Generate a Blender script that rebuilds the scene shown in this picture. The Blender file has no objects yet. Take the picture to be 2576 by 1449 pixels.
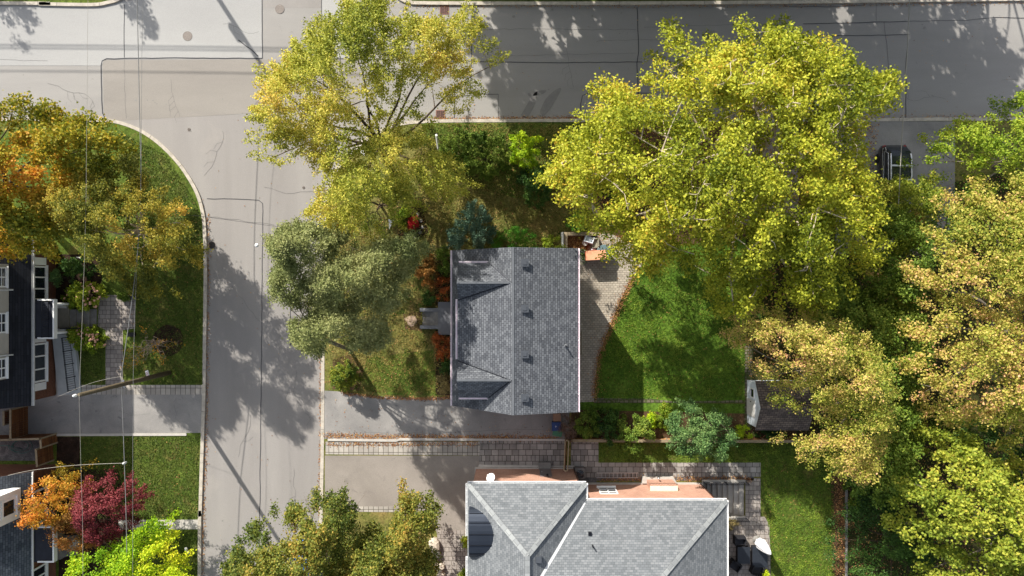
import bpy, math, random
import numpy as np
from mathutils import Vector, Matrix
random.seed(7)
SC = bpy.context.scene
COL = SC.collection
# ------------------------------------------------------------------ camera
CH = 52.0            # drone height (m)
S = 34.5             # plan units per metre on the ground
cd = bpy.data.cameras.new("camera"); cam = bpy.data.objects.new("camera", cd); COL.objects.link(cam)
cam.location = (0, 0, CH); cam.rotation_euler = (0, 0, 0)
cd.sensor_width = 36; cd.lens = 36 * CH / (2576 / S); cd.clip_end = 2000
SC.camera = cam
# ------------------------------------------------------------------ world and sun
SUN_EL = math.radians(33)
SX, SY = 0.543, -0.840           # direction in which shadows fall
w = bpy.data.worlds.new("World"); SC.world = w; w.use_nodes = True
nt = w.node_tree; bg = nt.nodes["Background"]
sky = nt.nodes.new("ShaderNodeTexSky"); sky.sky_type = 'NISHITA'; sky.sun_disc = False
sky.sun_elevation = SUN_EL; sky.sun_rotation = math.atan2(-SX, -SY)
sky.air_density = 1.0; sky.dust_density = 2.0
hs = nt.nodes.new('ShaderNodeHueSaturation'); hs.inputs['Saturation'].default_value = 0.5
nt.links.new(sky.outputs[0], hs.inputs['Color']); nt.links.new(hs.outputs[0], bg.inputs[0]); bg.inputs[1].default_value = 0.125
sl = bpy.data.lights.new("sun", 'SUN'); sl.energy = 4.7; sl.angle = math.radians(0.5); sl.color = (1.0, 0.95, 0.87)
so = bpy.data.objects.new("sun", sl); COL.objects.link(so)
d = Vector((SX * math.cos(SUN_EL), SY * math.cos(SUN_EL), -math.sin(SUN_EL)))
so.rotation_euler = d.to_track_quat('-Z', 'Y').to_euler(); so.location = (-40, 60, 60)
SC.view_settings.view_transform = 'Standard'; SC.view_settings.look = 'None'
SC.view_settings.gamma = 1; SC.view_settings.exposure = 0.84
SC.render.engine = 'CYCLES'
try:
    SC.cycles.max_bounces = 6; SC.cycles.transparent_max_bounces = 4
except Exception: pass

# ------------------------------------------------------------------ helpers
def G(u, v, h=0.0):
    "point of the plan (u right, v down, read at height h) in metres"
    k = (CH - h) / CH / S
    return ((u - 1288) * k, (724.5 - v) * k, h)
def srgb(r, g, b, k=1.0):
    def f(c):
        c = c / 255.0
        return (c / 12.92 if c <= 0.04045 else ((c + 0.055) / 1.055) ** 2.4) * k
    return (f(r), f(g), f(b), 1)

class Nd:
    "tiny node tree helper"
    def __init__(s, name):
        s.m = bpy.data.materials.new(name); s.m.use_nodes = True
        s.t = s.m.node_tree; s.b = s.t.nodes["Principled BSDF"]
        s.out = s.t.nodes["Material Output"]
        s.b.inputs["Roughness"].default_value = 0.85
        s.b.inputs["Specular IOR Level"].default_value = 0.25
    def n(s, typ, **kw):
        x = s.t.nodes.new(typ)
        for k, v in kw.items(): setattr(x, k, v)
        return x
    def l(s, a, b): s.t.links.new(a, b)
    def pos(s, scale=(1, 1, 1), rot=0.0):
        g = s.n("ShaderNodeNewGeometry"); mp = s.n("ShaderNodeMapping")
        mp.inputs["Scale"].default_value = scale; mp.inputs["Rotation"].default_value = (0, 0, rot)
        s.l(g.outputs["Position"], mp.inputs[0]); return mp.outputs[0]
    def uv(s, scale=(1, 1, 1)):
        g = s.n("ShaderNodeUVMap"); mp = s.n("ShaderNodeMapping"); mp.inputs["Scale"].default_value = scale
        s.l(g.outputs[0], mp.inputs[0]); return mp.outputs[0]
    def noise(s, vec, scale, detail=4, rough=0.6, dist=0.0):
        x = s.n("ShaderNodeTexNoise"); x.inputs["Scale"].default_value = scale
        x.inputs["Detail"].default_value = detail; x.inputs["Roughness"].default_value = rough
        x.inputs["Distortion"].default_value = dist
        s.l(vec, x.inputs["Vector"]); return x.outputs["Fac"]
    def ramp(s, fac, stops):
        x = s.n("ShaderNodeValToRGB"); cr = x.color_ramp
        while len(cr.elements) < len(stops): cr.elements.new(0.5)
        for e, (p, c) in zip(cr.elements, stops): e.position = p; e.color = c
        s.l(fac, x.inputs[0]); return x.outputs[0]
    def mix(s, fac, a, b, mode='MIX'):
        x = s.n("ShaderNodeMix", data_type='RGBA', blend_type=mode)
        for sock, val in ((x.inputs[0], fac), (x.inputs[6], a), (x.inputs[7], b)):
            if isinstance(val, (int, float)): sock.default_value = val
            elif isinstance(val, tuple): sock.default_value = val
            else: s.l(val, sock)
        return x.outputs[2]
    def bump(s, h, strength=0.4, dist=0.02):
        x = s.n("ShaderNodeBump"); x.inputs["Strength"].default_value = strength; x.inputs["Distance"].default_value = dist
        s.l(h, x.inputs["Height"]); s.l(x.outputs[0], s.b.inputs["Normal"])
    def col(s, c): s.l(c, s.b.inputs["Base Color"])

MATS = {}
def plain(name, c, rough=0.7, metal=0.0, var=0.12, scale=3.0, spec=0.3, coat=0.0):
    if name in MATS: return MATS[name]
    N = Nd(name); N.b.inputs["Roughness"].default_value = rough; N.b.inputs["Metallic"].default_value = metal
    N.b.inputs["Specular IOR Level"].default_value = spec
    if coat: N.b.inputs["Coat Weight"].default_value = coat
    f = N.noise(N.pos(), scale, 5, 0.65)
    N.col(N.ramp(f, [(0.3, tuple(x * (1 - var) for x in c[:3]) + (1,)), (0.7, tuple(min(1, x * (1 + var)) for x in c[:3]) + (1,))]))
    MATS[name] = N.m; return N.m
def ground(name, stops, scale=0.35, fine=12.0, fine_amt=0.35, stretch=(1, 1, 1), bump=0.5, blot=None, rough=0.95):
    "stops: colours over a mottled noise; fine: grain; blot: (scale, colour, lo, hi)"
    if name in MATS: return MATS[name]
    N = Nd(name); N.b.inputs["Roughness"].default_value = rough; N.b.inputs["Specular IOR Level"].default_value = 0.1
    p = N.pos(stretch)
    c = N.ramp(N.noise(p, scale, 8, 0.62, 0.4), stops)
    if blot:
        for bs, bc, lo, hi in blot:
            f = N.ramp(N.noise(N.pos(), bs, 5, 0.65, 0.6), [(lo, (0, 0, 0, 1)), (hi, (1, 1, 1, 1))])
            c = N.mix(f, c, bc)
    f = N.noise(N.pos(), fine, 3, 0.7)
    g = N.ramp(f, [(0.28, (1 - fine_amt,) * 3 + (1,)), (0.72, (1 + fine_amt,) * 3 + (1,))])
    c = N.mix(1.0, c, g, 'MULTIPLY')
    N.col(c); N.bump(f, bump, 0.03)
    MATS[name] = N.m; return N.m
def bricky(name, c1, c2, joint_line, bw, rh, ms=0.006, bias=0.0, rough=0.85, offset=0.5, var=0.15, squash=1.0, sqf=2, extra=None, bstr=0.5):  # joint colour: real mortar on brick, a painted course shadow on shingles
    if name in MATS: return MATS[name]
    N = Nd(name); N.b.inputs["Roughness"].default_value = rough
    u = N.uv(); b = N.n("ShaderNodeTexBrick"); b.offset = offset; b.squash = squash; b.squash_frequency = sqf
    b.inputs["Scale"].default_value = 1.0; b.inputs["Brick Width"].default_value = bw; b.inputs["Row Height"].default_value = rh
    b.inputs["Mortar Size"].default_value = ms; b.inputs["Mortar Smooth"].default_value = 0.1; b.inputs["Bias"].default_value = bias
    b.inputs["Color1"].default_value = c1; b.inputs["Color2"].default_value = c2; b.inputs["Mortar"].default_value = joint_line
    N.l(u, b.inputs["Vector"]); c = b.outputs["Color"]
    f = N.noise(N.pos(), 1.1, 6, 0.7)
    c = N.mix(1.0, c, N.ramp(f, [(0.3, (1 - var,) * 3 + (1,)), (0.7, (1 + var,) * 3 + (1,))]), 'MULTIPLY')
    if extra: c = N.mix(N.ramp(N.noise(N.pos(), extra[1], 5, 0.7), [(extra[2], (0, 0, 0, 1)), (extra[3], (1, 1, 1, 1))]), c, extra[0])
    N.col(c)
    inv = N.n("ShaderNodeMath", operation='SUBTRACT'); inv.inputs[0].default_value = 1; N.l(b.outputs["Fac"], inv.inputs[1])
    N.bump(inv.outputs[0], bstr, 0.02)
    MATS[name] = N.m; return N.m
def leafmat(name, cols, trans=0.4, rough=0.6):
    if name in MATS: return MATS[name]
    cols = [tuple(x * 1.12 for x in c_[:3]) + (1,) for c_ in cols]
    N = Nd(name); a = N.n("ShaderNodeAttribute", attribute_name="tone", attribute_type='GEOMETRY')
    n = len(cols); c = N.ramp(a.outputs["Fac"], [((i + 0.0) / max(1, n - 1), x) for i, x in enumerate(cols)])
    N.col(c); N.b.inputs["Roughness"].default_value = rough; N.b.inputs["Specular IOR Level"].default_value = 0.25
    tr = N.n("ShaderNodeBsdfTranslucent"); N.l(c, tr.inputs[0])
    mx = N.n("ShaderNodeMixShader"); mx.inputs[0].default_value = trans
    N.l(N.b.outputs[0], mx.inputs[1]); N.l(tr.outputs[0], mx.inputs[2]); N.l(mx.outputs[0], N.out.inputs[0])
    MATS[name] = N.m; return N.m

def tag(o, label=None, cat=None, group=None, kind=None):
    if label: o["label"] = label
    if cat: o["category"] = cat
    if group: o["group"] = group
    if kind: o["kind"] = kind
    return o
def empty(name, loc, label, cat, group=None):
    o = bpy.data.objects.new(name, None); o.location = loc; o.empty_display_size = 0.3
    COL.objects.link(o); return tag(o, label, cat, group)

def tri2(P):  # signed area
    return 0.5 * sum(P[i][0] * P[(i + 1) % len(P)][1] - P[(i + 1) % len(P)][0] * P[i][1] for i in range(len(P)))
class M:
    def __init__(s): s.v = []; s.f = []; s.sm = False
    def face(s, pts):
        i = len(s.v); s.v += [tuple(p) for p in pts]; s.f.append(tuple(range(i, i + len(pts)))); return s
    def box(s, x0, x1, y0, y1, z0, z1):
        return s.prism([(x0, y0), (x1, y0), (x1, y1), (x0, y1)], z0, z1)
    def obox(s, c, size, rot=0.0, tilt=None):
        hx, hy, hz = size[0] / 2, size[1] / 2, size[2] / 2
        R = Matrix.Rotation(rot, 4, 'Z')
        if tilt: R = R @ Matrix.Rotation(tilt[0], 4, 'X') @ Matrix.Rotation(tilt[1], 4, 'Y')
        P = [Vector(c) + R @ Vector((sx * hx, sy * hy, sz * hz)) for sz in (-1, 1) for sx, sy in ((-1, -1), (1, -1), (1, 1), (-1, 1))]
        i = len(s.v); s.v += [tuple(p) for p in P]
        for q in ((3, 2, 1, 0), (4, 5, 6, 7), (0, 1, 5, 4), (1, 2, 6, 5), (2, 3, 7, 6), (3, 0, 4, 7)): s.f.append(tuple(i + k for k in q))
        return s
    def prism(s, poly, z0, z1, bottom=True):
        P = list(poly)
        if tri2(P) < 0: P.reverse()
        n = len(P); i = len(s.v)
        s.v += [(p[0], p[1], z0) for p in P] + [(p[0], p[1], z1) for p in P]
        s.f.append(tuple(i + n + k for k in range(n)))
        if bottom: s.f.append(tuple(i + n - 1 - k for k in range(n)))
        for k in range(n): s.f.append((i + k, i + (k + 1) % n, i + n + (k + 1) % n, i + n + k))
        return s
    def sheet(s, poly, z):
        P = list(poly)
        if tri2(P) < 0: P.reverse()
        return s.face([(p[0], p[1], z) for p in P])
    def slab(s, pts, t):
        "sloping polygon given by its top corners, thickness t straight down"
        P = [Vector(p) for p in pts]
        if tri2(P) < 0: P.reverse()
        n = len(P); i = len(s.v)
        s.v += [tuple(p) for p in P] + [(p.x, p.y, p.z - t) for p in P]
        s.f.append(tuple(i + k for k in range(n))); s.f.append(tuple(i + 2 * n - 1 - k for k in range(n)))
        for k in range(n): s.f.append((i + n + k, i + n + (k + 1) % n, i + (k + 1) % n, i + k))
        return s
    def xprof(s, prof, y0, y1):
        "profile in XZ run along Y"
        n = len(prof); i = len(s.v)
        s.v += [(p[0], y0, p[1]) for p in prof] + [(p[0], y1, p[1]) for p in prof]
        s.f.append(tuple(i + k for k in range(n))); s.f.append(tuple(i + 2 * n - 1 - k for k in range(n)))
        for k in range(n): s.f.append((i + n + k, i + n + (k + 1) % n, i + (k + 1) % n, i + k))
        return s
    def yprof(s, prof, x0, x1):
        n = len(prof); i = len(s.v)
        s.v += [(x0, p[0], p[1]) for p in prof] + [(x1, p[0], p[1]) for p in prof]
        s.f.append(tuple(i + n - 1 - k for k in range(n))); s.f.append(tuple(i + n + k for k in range(n)))
        for k in range(n): s.f.append((i + k, i + (k + 1) % n, i + n + (k + 1) % n, i + n + k))
        return s
    def tube(s, pts, rad, n=8, cap=True):
        P = [Vector(p) for p in pts]; m = len(P)
        if not hasattr(rad, '__len__'): rad = [rad] * m
        i0 = len(s.v); up = Vector((0, 0, 1)); last = None
        for k in range(m):
            t = (P[min(k + 1, m - 1)] - P[max(k - 1, 0)])
            if t.length < 1e-6: t = Vector((0, 0, 1))
            t.normalize()
            if last is None:
                a = t.cross(up) if abs(t.z) < 0.9 else t.cross(Vector((1, 0, 0)))
            else: a = last - t * last.dot(t)
            a.normalize(); last = a; b = t.cross(a)
            for j in range(n):
                q = 2 * math.pi * j / n
                s.v.append(tuple(P[k] + a * (math.cos(q) * rad[k]) + b * (math.sin(q) * rad[k])))
        for k in range(m - 1):
            for j in range(n):
                s.f.append((i0 + k * n + j, i0 + k * n + (j + 1) % n, i0 + (k + 1) * n + (j + 1) % n, i0 + (k + 1) * n + j))
        if cap:
            s.f.append(tuple(i0 + n - 1 - j for j in range(n))); s.f.append(tuple(i0 + (m - 1) * n + j for j in range(n)))
        return s
    def lathe(s, prof, c=(0, 0, 0), n=16):
        i0 = len(s.v)
        for r, z in prof:
            for j in range(n):
                q = 2 * math.pi * j / n; s.v.append((c[0] + r * math.cos(q), c[1] + r * math.sin(q), c[2] + z))
        m = len(prof)
        for k in range(m - 1):
            for j in range(n): s.f.append((i0 + k * n + j, i0 + k * n + (j + 1) % n, i0 + (k + 1) * n + (j + 1) % n, i0 + (k + 1) * n + j))
        s.f.append(tuple(i0 + n - 1 - j for j in range(n))); s.f.append(tuple(i0 + (m - 1) * n + j for j in range(n)))
        return s
    def ribbon(s, line, w, z0, z1):
        "a strip of width w along a plan line, z0..z1"
        L, R = offs(line, w / 2), offs(line, -w / 2)
        i = len(s.v); n = len(line)
        for k in range(n): s.v += [(L[k][0], L[k][1], z0), (L[k][0], L[k][1], z1), (R[k][0], R[k][1], z1), (R[k][0], R[k][1], z0)]
        for k in range(n - 1):
            a = i + 4 * k; b = a + 4
            s.f += [(a + 1, a + 2, b + 2, b + 1), (a, a + 1, b + 1, b), (a + 2, a + 3, b + 3, b + 2)]
        s.f += [(i, i + 3, i + 2, i + 1), (i + 4 * n - 4, i + 4 * n - 3, i + 4 * n - 2, i + 4 * n - 1)]
        return s
    def build(s, name, mat, parent=None, smooth=False, bevel=0.0, **tg):
        me = bpy.data.meshes.new(name); v = s.v
        if parent is not None and tg.pop("world", True):
            o0 = parent_world(parent); v = [(a[0] - o0[0], a[1] - o0[1], a[2] - o0[2]) for a in v]
        me.from_pydata(v, [], s.f); me.update()
        if bevel:
            import bmesh
            bm = bmesh.new(); bm.from_mesh(me); bmesh.ops.remove_doubles(bm, verts=bm.verts, dist=1e-4)
            bmesh.ops.bevel(bm, geom=list(bm.edges), offset=bevel, segments=2, affect='EDGES', clamp_overlap=True)
            bm.to_mesh(me); bm.free(); me.update()
        autouv(me)
        if smooth: me.polygons.foreach_set("use_smooth", [True] * len(me.polygons))
        me.materials.append(mat)
        o = bpy.data.objects.new(name, me); COL.objects.link(o)
        if parent is not None: o.parent = parent
        tg.pop("world", None); tag(o, **tg)
        return o
def parent_world(p):
    x = Vector((0, 0, 0))
    while p is not None: x += p.location; p = p.parent
    return x
def autouv(me):
    uvl = me.uv_layers.new(name="UVMap"); vs = me.vertices
    for p in me.polygons:
        n = p.normal
        if abs(n.z) > 0.985: ux, vx = Vector((1, 0, 0)), Vector((0, 1, 0))
        else:
            ux = Vector((0, 0, 1)).cross(n); ux.normalize(); vx = n.cross(ux)
        for li in p.loop_indices:
            c = vs[me.loops[li].vertex_index].co; uvl.data[li].uv = (c.dot(ux), c.dot(vx))
def offs(line, d):
    out = []; n = len(line)
    for i in range(n):
        a = line[max(i - 1, 0)]; b = line[min(i + 1, n - 1)]
        tx, ty = b[0] - a[0], b[1] - a[1]; l = math.hypot(tx, ty) or 1
        out.append((line[i][0] - ty / l * d, line[i][1] + tx / l * d))
    return out
def smooth_line(P, k=3):
    out = []
    for i in range(len(P) - 1):
        p0 = P[max(i - 1, 0)]; p1 = P[i]; p2 = P[i + 1]; p3 = P[min(i + 2, len(P) - 1)]
        for j in range(k):
            t = j / k
            out.append(tuple(0.5 * ((2 * p1[c]) + (-p0[c] + p2[c]) * t + (2 * p0[c] - 5 * p1[c] + 4 * p2[c] - p3[c]) * t * t + (-p0[c] + 3 * p1[c] - 3 * p2[c] + p3[c]) * t ** 3) for c in range(len(p1))))
    out.append(tuple(P[-1])); return out
def g2(P, h=0): return [G(u, v, h)[:2] for u, v in P]

# ------------------------------------------------------------------ materials
ASPH = ground("asphalt_sunworn", [(0.25, srgb(130, 127, 123)), (0.5, srgb(142, 139, 135)), (0.75, srgb(154, 151, 146))], 0.16, 26, 0.16, (0.18, 1, 1), 0.3, [(0.35, srgb(150, 146, 140), 0.58, 0.8), (2.4, srgb(118, 115, 112), 0.66, 0.74)])
ASPH_V = ground("asphalt_street", [(0.25, srgb(128, 124, 120)), (0.5, srgb(139, 135, 131)), (0.75, srgb(150, 146, 141))], 0.2, 26, 0.16, (1, 0.14, 1), 0.3, [(0.4, srgb(148, 143, 137), 0.58, 0.8), (2.6, srgb(158, 155, 150), 0.69, 0.75)])
ASPH_P = ground("asphalt_patch", [(0.3, srgb(128, 123, 117)), (0.7, srgb(143, 138, 131))], 0.2, 30, 0.15, (0.3, 1, 1), 0.25)
ASPH_L = ground("asphalt_pale", [(0.3, srgb(148, 147, 145)), (0.7, srgb(160, 159, 156))], 0.2, 30, 0.14, (0.3, 1, 1), 0.25)
DRIVE = ground("driveway_asphalt", [(0.25, srgb(118, 116, 114)), (0.5, srgb(138, 135, 131)), (0.75, srgb(158, 154, 149))], 0.35, 26, 0.2, (1, 1, 1), 0.35, [(1.2, srgb(96, 95, 96), 0.6, 0.75)])
DRIVE2 = ground("driveway_worn", [(0.25, srgb(124, 117, 110)), (0.5, srgb(137, 130, 122)), (0.75, srgb(150, 142, 134))], 0.3, 26, 0.18, (1, 1, 1), 0.3, [(0.9, srgb(118, 112, 106), 0.6, 0.75)])
TAR = plain("tar", srgb(52, 52, 56), 0.6)
CRACK = plain("crack", srgb(96, 94, 93), 0.9)
CONC = plain("concrete", srgb(176, 171, 163), 0.9, var=0.14, scale=2.0)
KERBM = plain("kerb_concrete", srgb(172, 164, 151), 0.9, var=0.24, scale=3.2)
CONC_D = plain("concrete_weathered", srgb(128, 125, 120), 0.9, var=0.25, scale=2.5)
LAWN = ground("lawn_green", [(0.2, srgb(54, 68, 26)), (0.5, srgb(78, 94, 36)), (0.8, srgb(104, 116, 52))], 0.5, 7, 0.55, (1, 1, 1), 1.0, [(0.8, srgb(112, 104, 58), 0.52, 0.72), (2.6, srgb(50, 74, 24), 0.6, 0.7)])
LAWN_B = ground("lawn_back", [(0.2, srgb(52, 76, 24)), (0.5, srgb(78, 106, 34)), (0.8, srgb(110, 134, 50))], 0.5, 6, 0.6, (1, 1, 1), 1.0, [(0.9, srgb(88, 100, 44), 0.6, 0.8)])
LAWN_D = ground("lawn_dry", [(0.2, srgb(70, 80, 34)), (0.45, srgb(98, 100, 50)), (0.75, srgb(130, 118, 72))], 0.5, 7, 0.5, (1, 1, 1), 1.0, [(0.7, srgb(134, 114, 72), 0.52, 0.7), (1.4, srgb(48, 68, 22), 0.56, 0.68)])
LAWN_F = ground("lawn_far", [(0.2, srgb(48, 60, 22)), (0.5, srgb(70, 80, 34)), (0.8, srgb(92, 96, 48))], 0.1, 5, 0.45, (1, 1, 1), 1.0)
SOIL = ground("soil", [(0.2, srgb(58, 46, 34)), (0.5, srgb(84, 66, 48)), (0.8, srgb(112, 88, 64))], 0.9, 14, 0.5, (1, 1, 1), 1.0, [(1.8, srgb(56, 70, 26), 0.56, 0.68)])
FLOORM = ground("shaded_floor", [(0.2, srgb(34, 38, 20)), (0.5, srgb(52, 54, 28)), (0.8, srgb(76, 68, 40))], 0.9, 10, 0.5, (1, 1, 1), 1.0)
LITTER = ground("leaf_litter", [(0.2, srgb(72, 44, 26)), (0.5, srgb(120, 78, 46)), (0.8, srgb(164, 112, 64))], 2.0, 16, 0.6, (1, 1, 1), 1.0)
MULCH = ground("mulch", [(0.2, srgb(30, 23, 18)), (0.5, srgb(48, 37, 30)), (0.8, srgb(72, 54, 42))], 2.0, 16, 0.55, (1, 1, 1), 1.0)
GRAVEL = ground("gravel", [(0.2, srgb(70, 68, 68)), (0.5, srgb(98, 96, 96)), (0.8, srgb(128, 124, 122))], 3.0, 18, 0.6, (1, 1, 1), 1.0)
PAV = bricky("pavers_beige", srgb(176, 166, 150), srgb(152, 143, 130), srgb(112, 104, 92), 0.26, 0.16, 0.012, var=0.12)
PAV_G = bricky("pavers_grey", srgb(156, 151, 145), srgb(124, 120, 116), srgb(66, 61, 54), 0.5, 0.42, 0.018, var=0.25, squash=0.6, sqf=3, offset=0.37)
PAV_S = bricky("pavers_soldier", srgb(168, 162, 152), srgb(146, 140, 132), srgb(72, 66, 56), 0.36, 0.52, 0.016, offset=0.0, var=0.15)
PAV_W = bricky("pavers_walk", srgb(158, 150, 142), srgb(134, 126, 120), srgb(82, 74, 66), 0.4, 0.32, 0.014, var=0.15, squash=0.7, sqf=2, offset=0.4)
PAV_M = bricky("pavers_mossy", srgb(120, 112, 96), srgb(96, 92, 74), srgb(60, 66, 30), 0.32, 0.22, 0.03, var=0.25, extra=(srgb(66, 78, 30), 3.0, 0.5, 0.62))
SH_A = bricky("shingles_slate", srgb(108, 111, 115), srgb(76, 79, 84), srgb(46, 48, 53), 0.24, 0.15, 0.012, var=0.12)  # dark joints of the shingle materials paint the shadow under each course
SH_B = bricky("shingles_pale", srgb(122, 125, 127), srgb(97, 101, 104), srgb(76, 79, 82), 0.25, 0.15, 0.008, var=0.1)
SH_C = bricky("shingles_dark", srgb(42, 44, 50), srgb(28, 30, 36), srgb(16, 17, 20), 0.9, 0.16, 0.012, var=0.25)
SH_D = bricky("shingles_blue_grey", srgb(92, 98, 104), srgb(62, 68, 76), srgb(40, 44, 50), 0.3, 0.15, 0.012, var=0.18)
SH_E = bricky("shingles_shed", srgb(118, 106, 98), srgb(84, 76, 74), srgb(44, 40, 40), 0.32, 0.18, 0.014, var=0.3)
CAPM = plain("ridge_cap_shingle", srgb(92, 95, 99), 0.85, var=0.12, scale=2.2)
CAPB = bricky("ridge_cap_pale", srgb(146, 149, 148), srgb(124, 127, 128), srgb(104, 106, 107), 0.5, 0.4, 0.01, var=0.05)
BRK_R = bricky("brick_orange", srgb(182, 134, 112), srgb(162, 112, 90), srgb(190, 164, 148), 0.21, 0.075, 0.012, var=0.12)
BRK_D = bricky("brick_dark", srgb(112, 62, 40), srgb(84, 44, 30), srgb(120, 98, 82), 0.21, 0.075, 0.01, var=0.2)
WHITE = plain("white_paint", srgb(232, 232, 230), 0.5, var=0.04)
WHITE_D = plain("weathered_white", srgb(196, 196, 192), 0.7, var=0.12, scale=4)
PINKW = plain("white_gutter", srgb(238, 226, 230), 0.5, var=0.04)
SIDING = bricky("siding", srgb(190, 184, 174), srgb(182, 176, 166), srgb(140, 134, 126), 6.0, 0.12, 0.008, var=0.06)
DARKM = plain("dark_metal", srgb(36, 38, 44), 0.45, 0.6, var=0.1)
METROOF = plain("dark_seamed_metal", srgb(52, 58, 68), 0.42, 0.55, var=0.1, scale=0.8)
BLACK = plain("black_plastic", srgb(26, 26, 28), 0.5)
ALU = plain("aluminium", srgb(190, 192, 196), 0.3, 0.8, var=0.08)
GLASS = plain("window_glass", srgb(30, 36, 42), 0.08, 0.0, var=0.3, spec=0.9)
CEDAR = bricky("cedar_boards", srgb(126, 82, 48), srgb(92, 58, 34), srgb(40, 26, 18), 4.0, 0.14, 0.01, var=0.25)
TIMB = plain("weathered_timber", srgb(140, 126, 102), 0.9, var=0.25, scale=6)
TIMB_O = plain("orange_timber", srgb(176, 130, 84), 0.9, var=0.25, scale=5)
POLEM = plain("pole_wood", srgb(88, 78, 60), 0.95, var=0.25, scale=5)
FLAT = plain("flat_roof_membrane", srgb(44, 46, 54), 0.8, var=0.2, scale=2)
BARK = plain("bark_dark", srgb(74, 62, 50), 0.95, var=0.35, scale=6)
BARK_P = plain("bark_pale", srgb(178, 164, 142), 0.9, var=0.3, scale=5)
BARK_TW = plain("bark_twig", srgb(150, 134, 118), 0.95, var=0.3, scale=6)
BARK_G = plain("bark_grey", srgb(116, 106, 94), 0.95, var=0.3, scale=6)

# ------------------------------------------------------------------ ground, roads, blocks
def struct(m, name, mat, label=None): return m.build(name, mat, kind="structure")
WELL = [(1766, 1212), (1872, 1212), (1872, 1296), (1766, 1296)]     # stairwell beside the brick house
def holed(outer, hole):
    if tri2(outer) < 0: outer = outer[::-1]
    if tri2(hole) > 0: hole = hole[::-1]
    k = min(range(len(hole)), key=lambda i: math.dist(hole[i], outer[-1]))
    hole = hole[k:] + hole[:k]
    return outer + hole + [hole[0], outer[-1]]
struct(M().sheet(holed([(-400, -400), (-400, 400), (400, 400), (400, -400)][::-1][1:] + [(400, -400)], g2(WELL)), -0.03), "ground", LAWN_F)
# horizontal road and the street running down
struct(M().sheet(g2([(-1400, -20), (4200, -40), (4200, 330), (-1400, 330)]), 0.0), "road", ASPH)
struct(M().sheet(g2([(240, 290), (1100, 290), (900, 470), (826, 620), (826, 3000), (490, 3000), (500, 620), (420, 400)]), 0.004), "street", ASPH_V)
struct(M().sheet(g2([(300, -900), (1010, -900), (1040, 20), (300, 20)]), 0.0032), "side_street", ASPH_V)
struct(M().sheet(g2([(0, 14), (313, 4), (660, -40), (660, 147), (262, 149), (256, 165), (-300, 165), (-300, 14)]), 0.010), "road_patch", ASPH_L)
struct(M().sheet(g2([(258, 152), (660, 150), (905, 150), (905, 270), (262, 306)]), 0.0085), "road_patch", ASPH_P)
struct(M().sheet(g2([(810, -40), (905, -40), (905, 146), (810, 146)]), 0.0095), "road_patch", ASPH_L)
# blocks bounded by kerbs (plan lines on the back of the kerb)
KW = smooth_line([(-1400, 300), (-300, 301), (100, 301), (243, 303), (275, 304), (312, 312), (352, 328), (390, 352), (425, 383), (455, 417), (480, 454), (498, 489), (510, 530), (516, 580), (518, 700), (516, 860), (514, 1000), (510, 1120), (505, 1290), (503, 1450), (500, 3000)], 4)
KE = smooth_line([(812, 3000), (810, 1449), (808, 1350), (812, 1100), (813, 900), (814, 700), (816, 560), (822, 500), (838, 446), (866, 402), (904, 366), (944, 338), (1000, 315), (1080, 306), (1300, 304), (1700, 303), (2200, 302), (2576, 300), (4200, 298)], 4)
KN1 = smooth_line([(-1400, 4), (0, 9), (100, 11), (230, 13), (270, 8), (305, -4), (330, -40), (338, -120), (338, -900)], 4)
KN2 = smooth_line([(968, -900), (970, -100), (980, -40), (1000, -8), (1030, 5), (1100, 9), (1600, 9), (2100, 5), (2576, -1), (4200, -16)], 4)
def block(name, K, extra, mat):
    P = g2(K) + g2(extra)
    if K is KE:
        if tri2(P) < 0: P = P[::-1]; P = P[1:] + P[:1]
        P = holed(P, g2(WELL))
    struct(M().prism(P, -0.02, 0.10, False), name, mat)
block("lawn", KW, [(-1400, 3000)], LAWN)
block("lawn", KE, [(4200, 3000)], LAWN_D)
block("lawn", KN1, [(-1400, -900)], LAWN)
block("lawn", KN2, [(4200, -900)], LAWN_F)
for K in (KW, KE, KN1, KN2):
    struct(M().ribbon(g2(K), 0.24, -0.01, 0.125), "kerb", KERBM)
# joints in the kerbs
def along(line, step):
    out = []; acc = 0
    for a, b in zip(line[:-1], line[1:]):
        L = math.hypot(b[0] - a[0], b[1] - a[1]); t = step - acc
        while t < L:
            out.append((a[0] + (b[0] - a[0]) * t / L, a[1] + (b[1] - a[1]) * t / L, math.atan2(b[1] - a[1], b[0] - a[0]))); t += step
        acc = (acc + L) % step
    return out
mj = M()
for K, st in ((KW, 3.05), (KE, 3.6), (KN1, 3.1), (KN2, 3.1)):
    for x, y, a in along(g2(K), st):
        if abs(x) < 42 and abs(y) < 26: mj.obox((x, y, 0.1275), (0.025, 0.24, 0.004), a)
struct(mj, "kerb_joint", CRACK)

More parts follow.
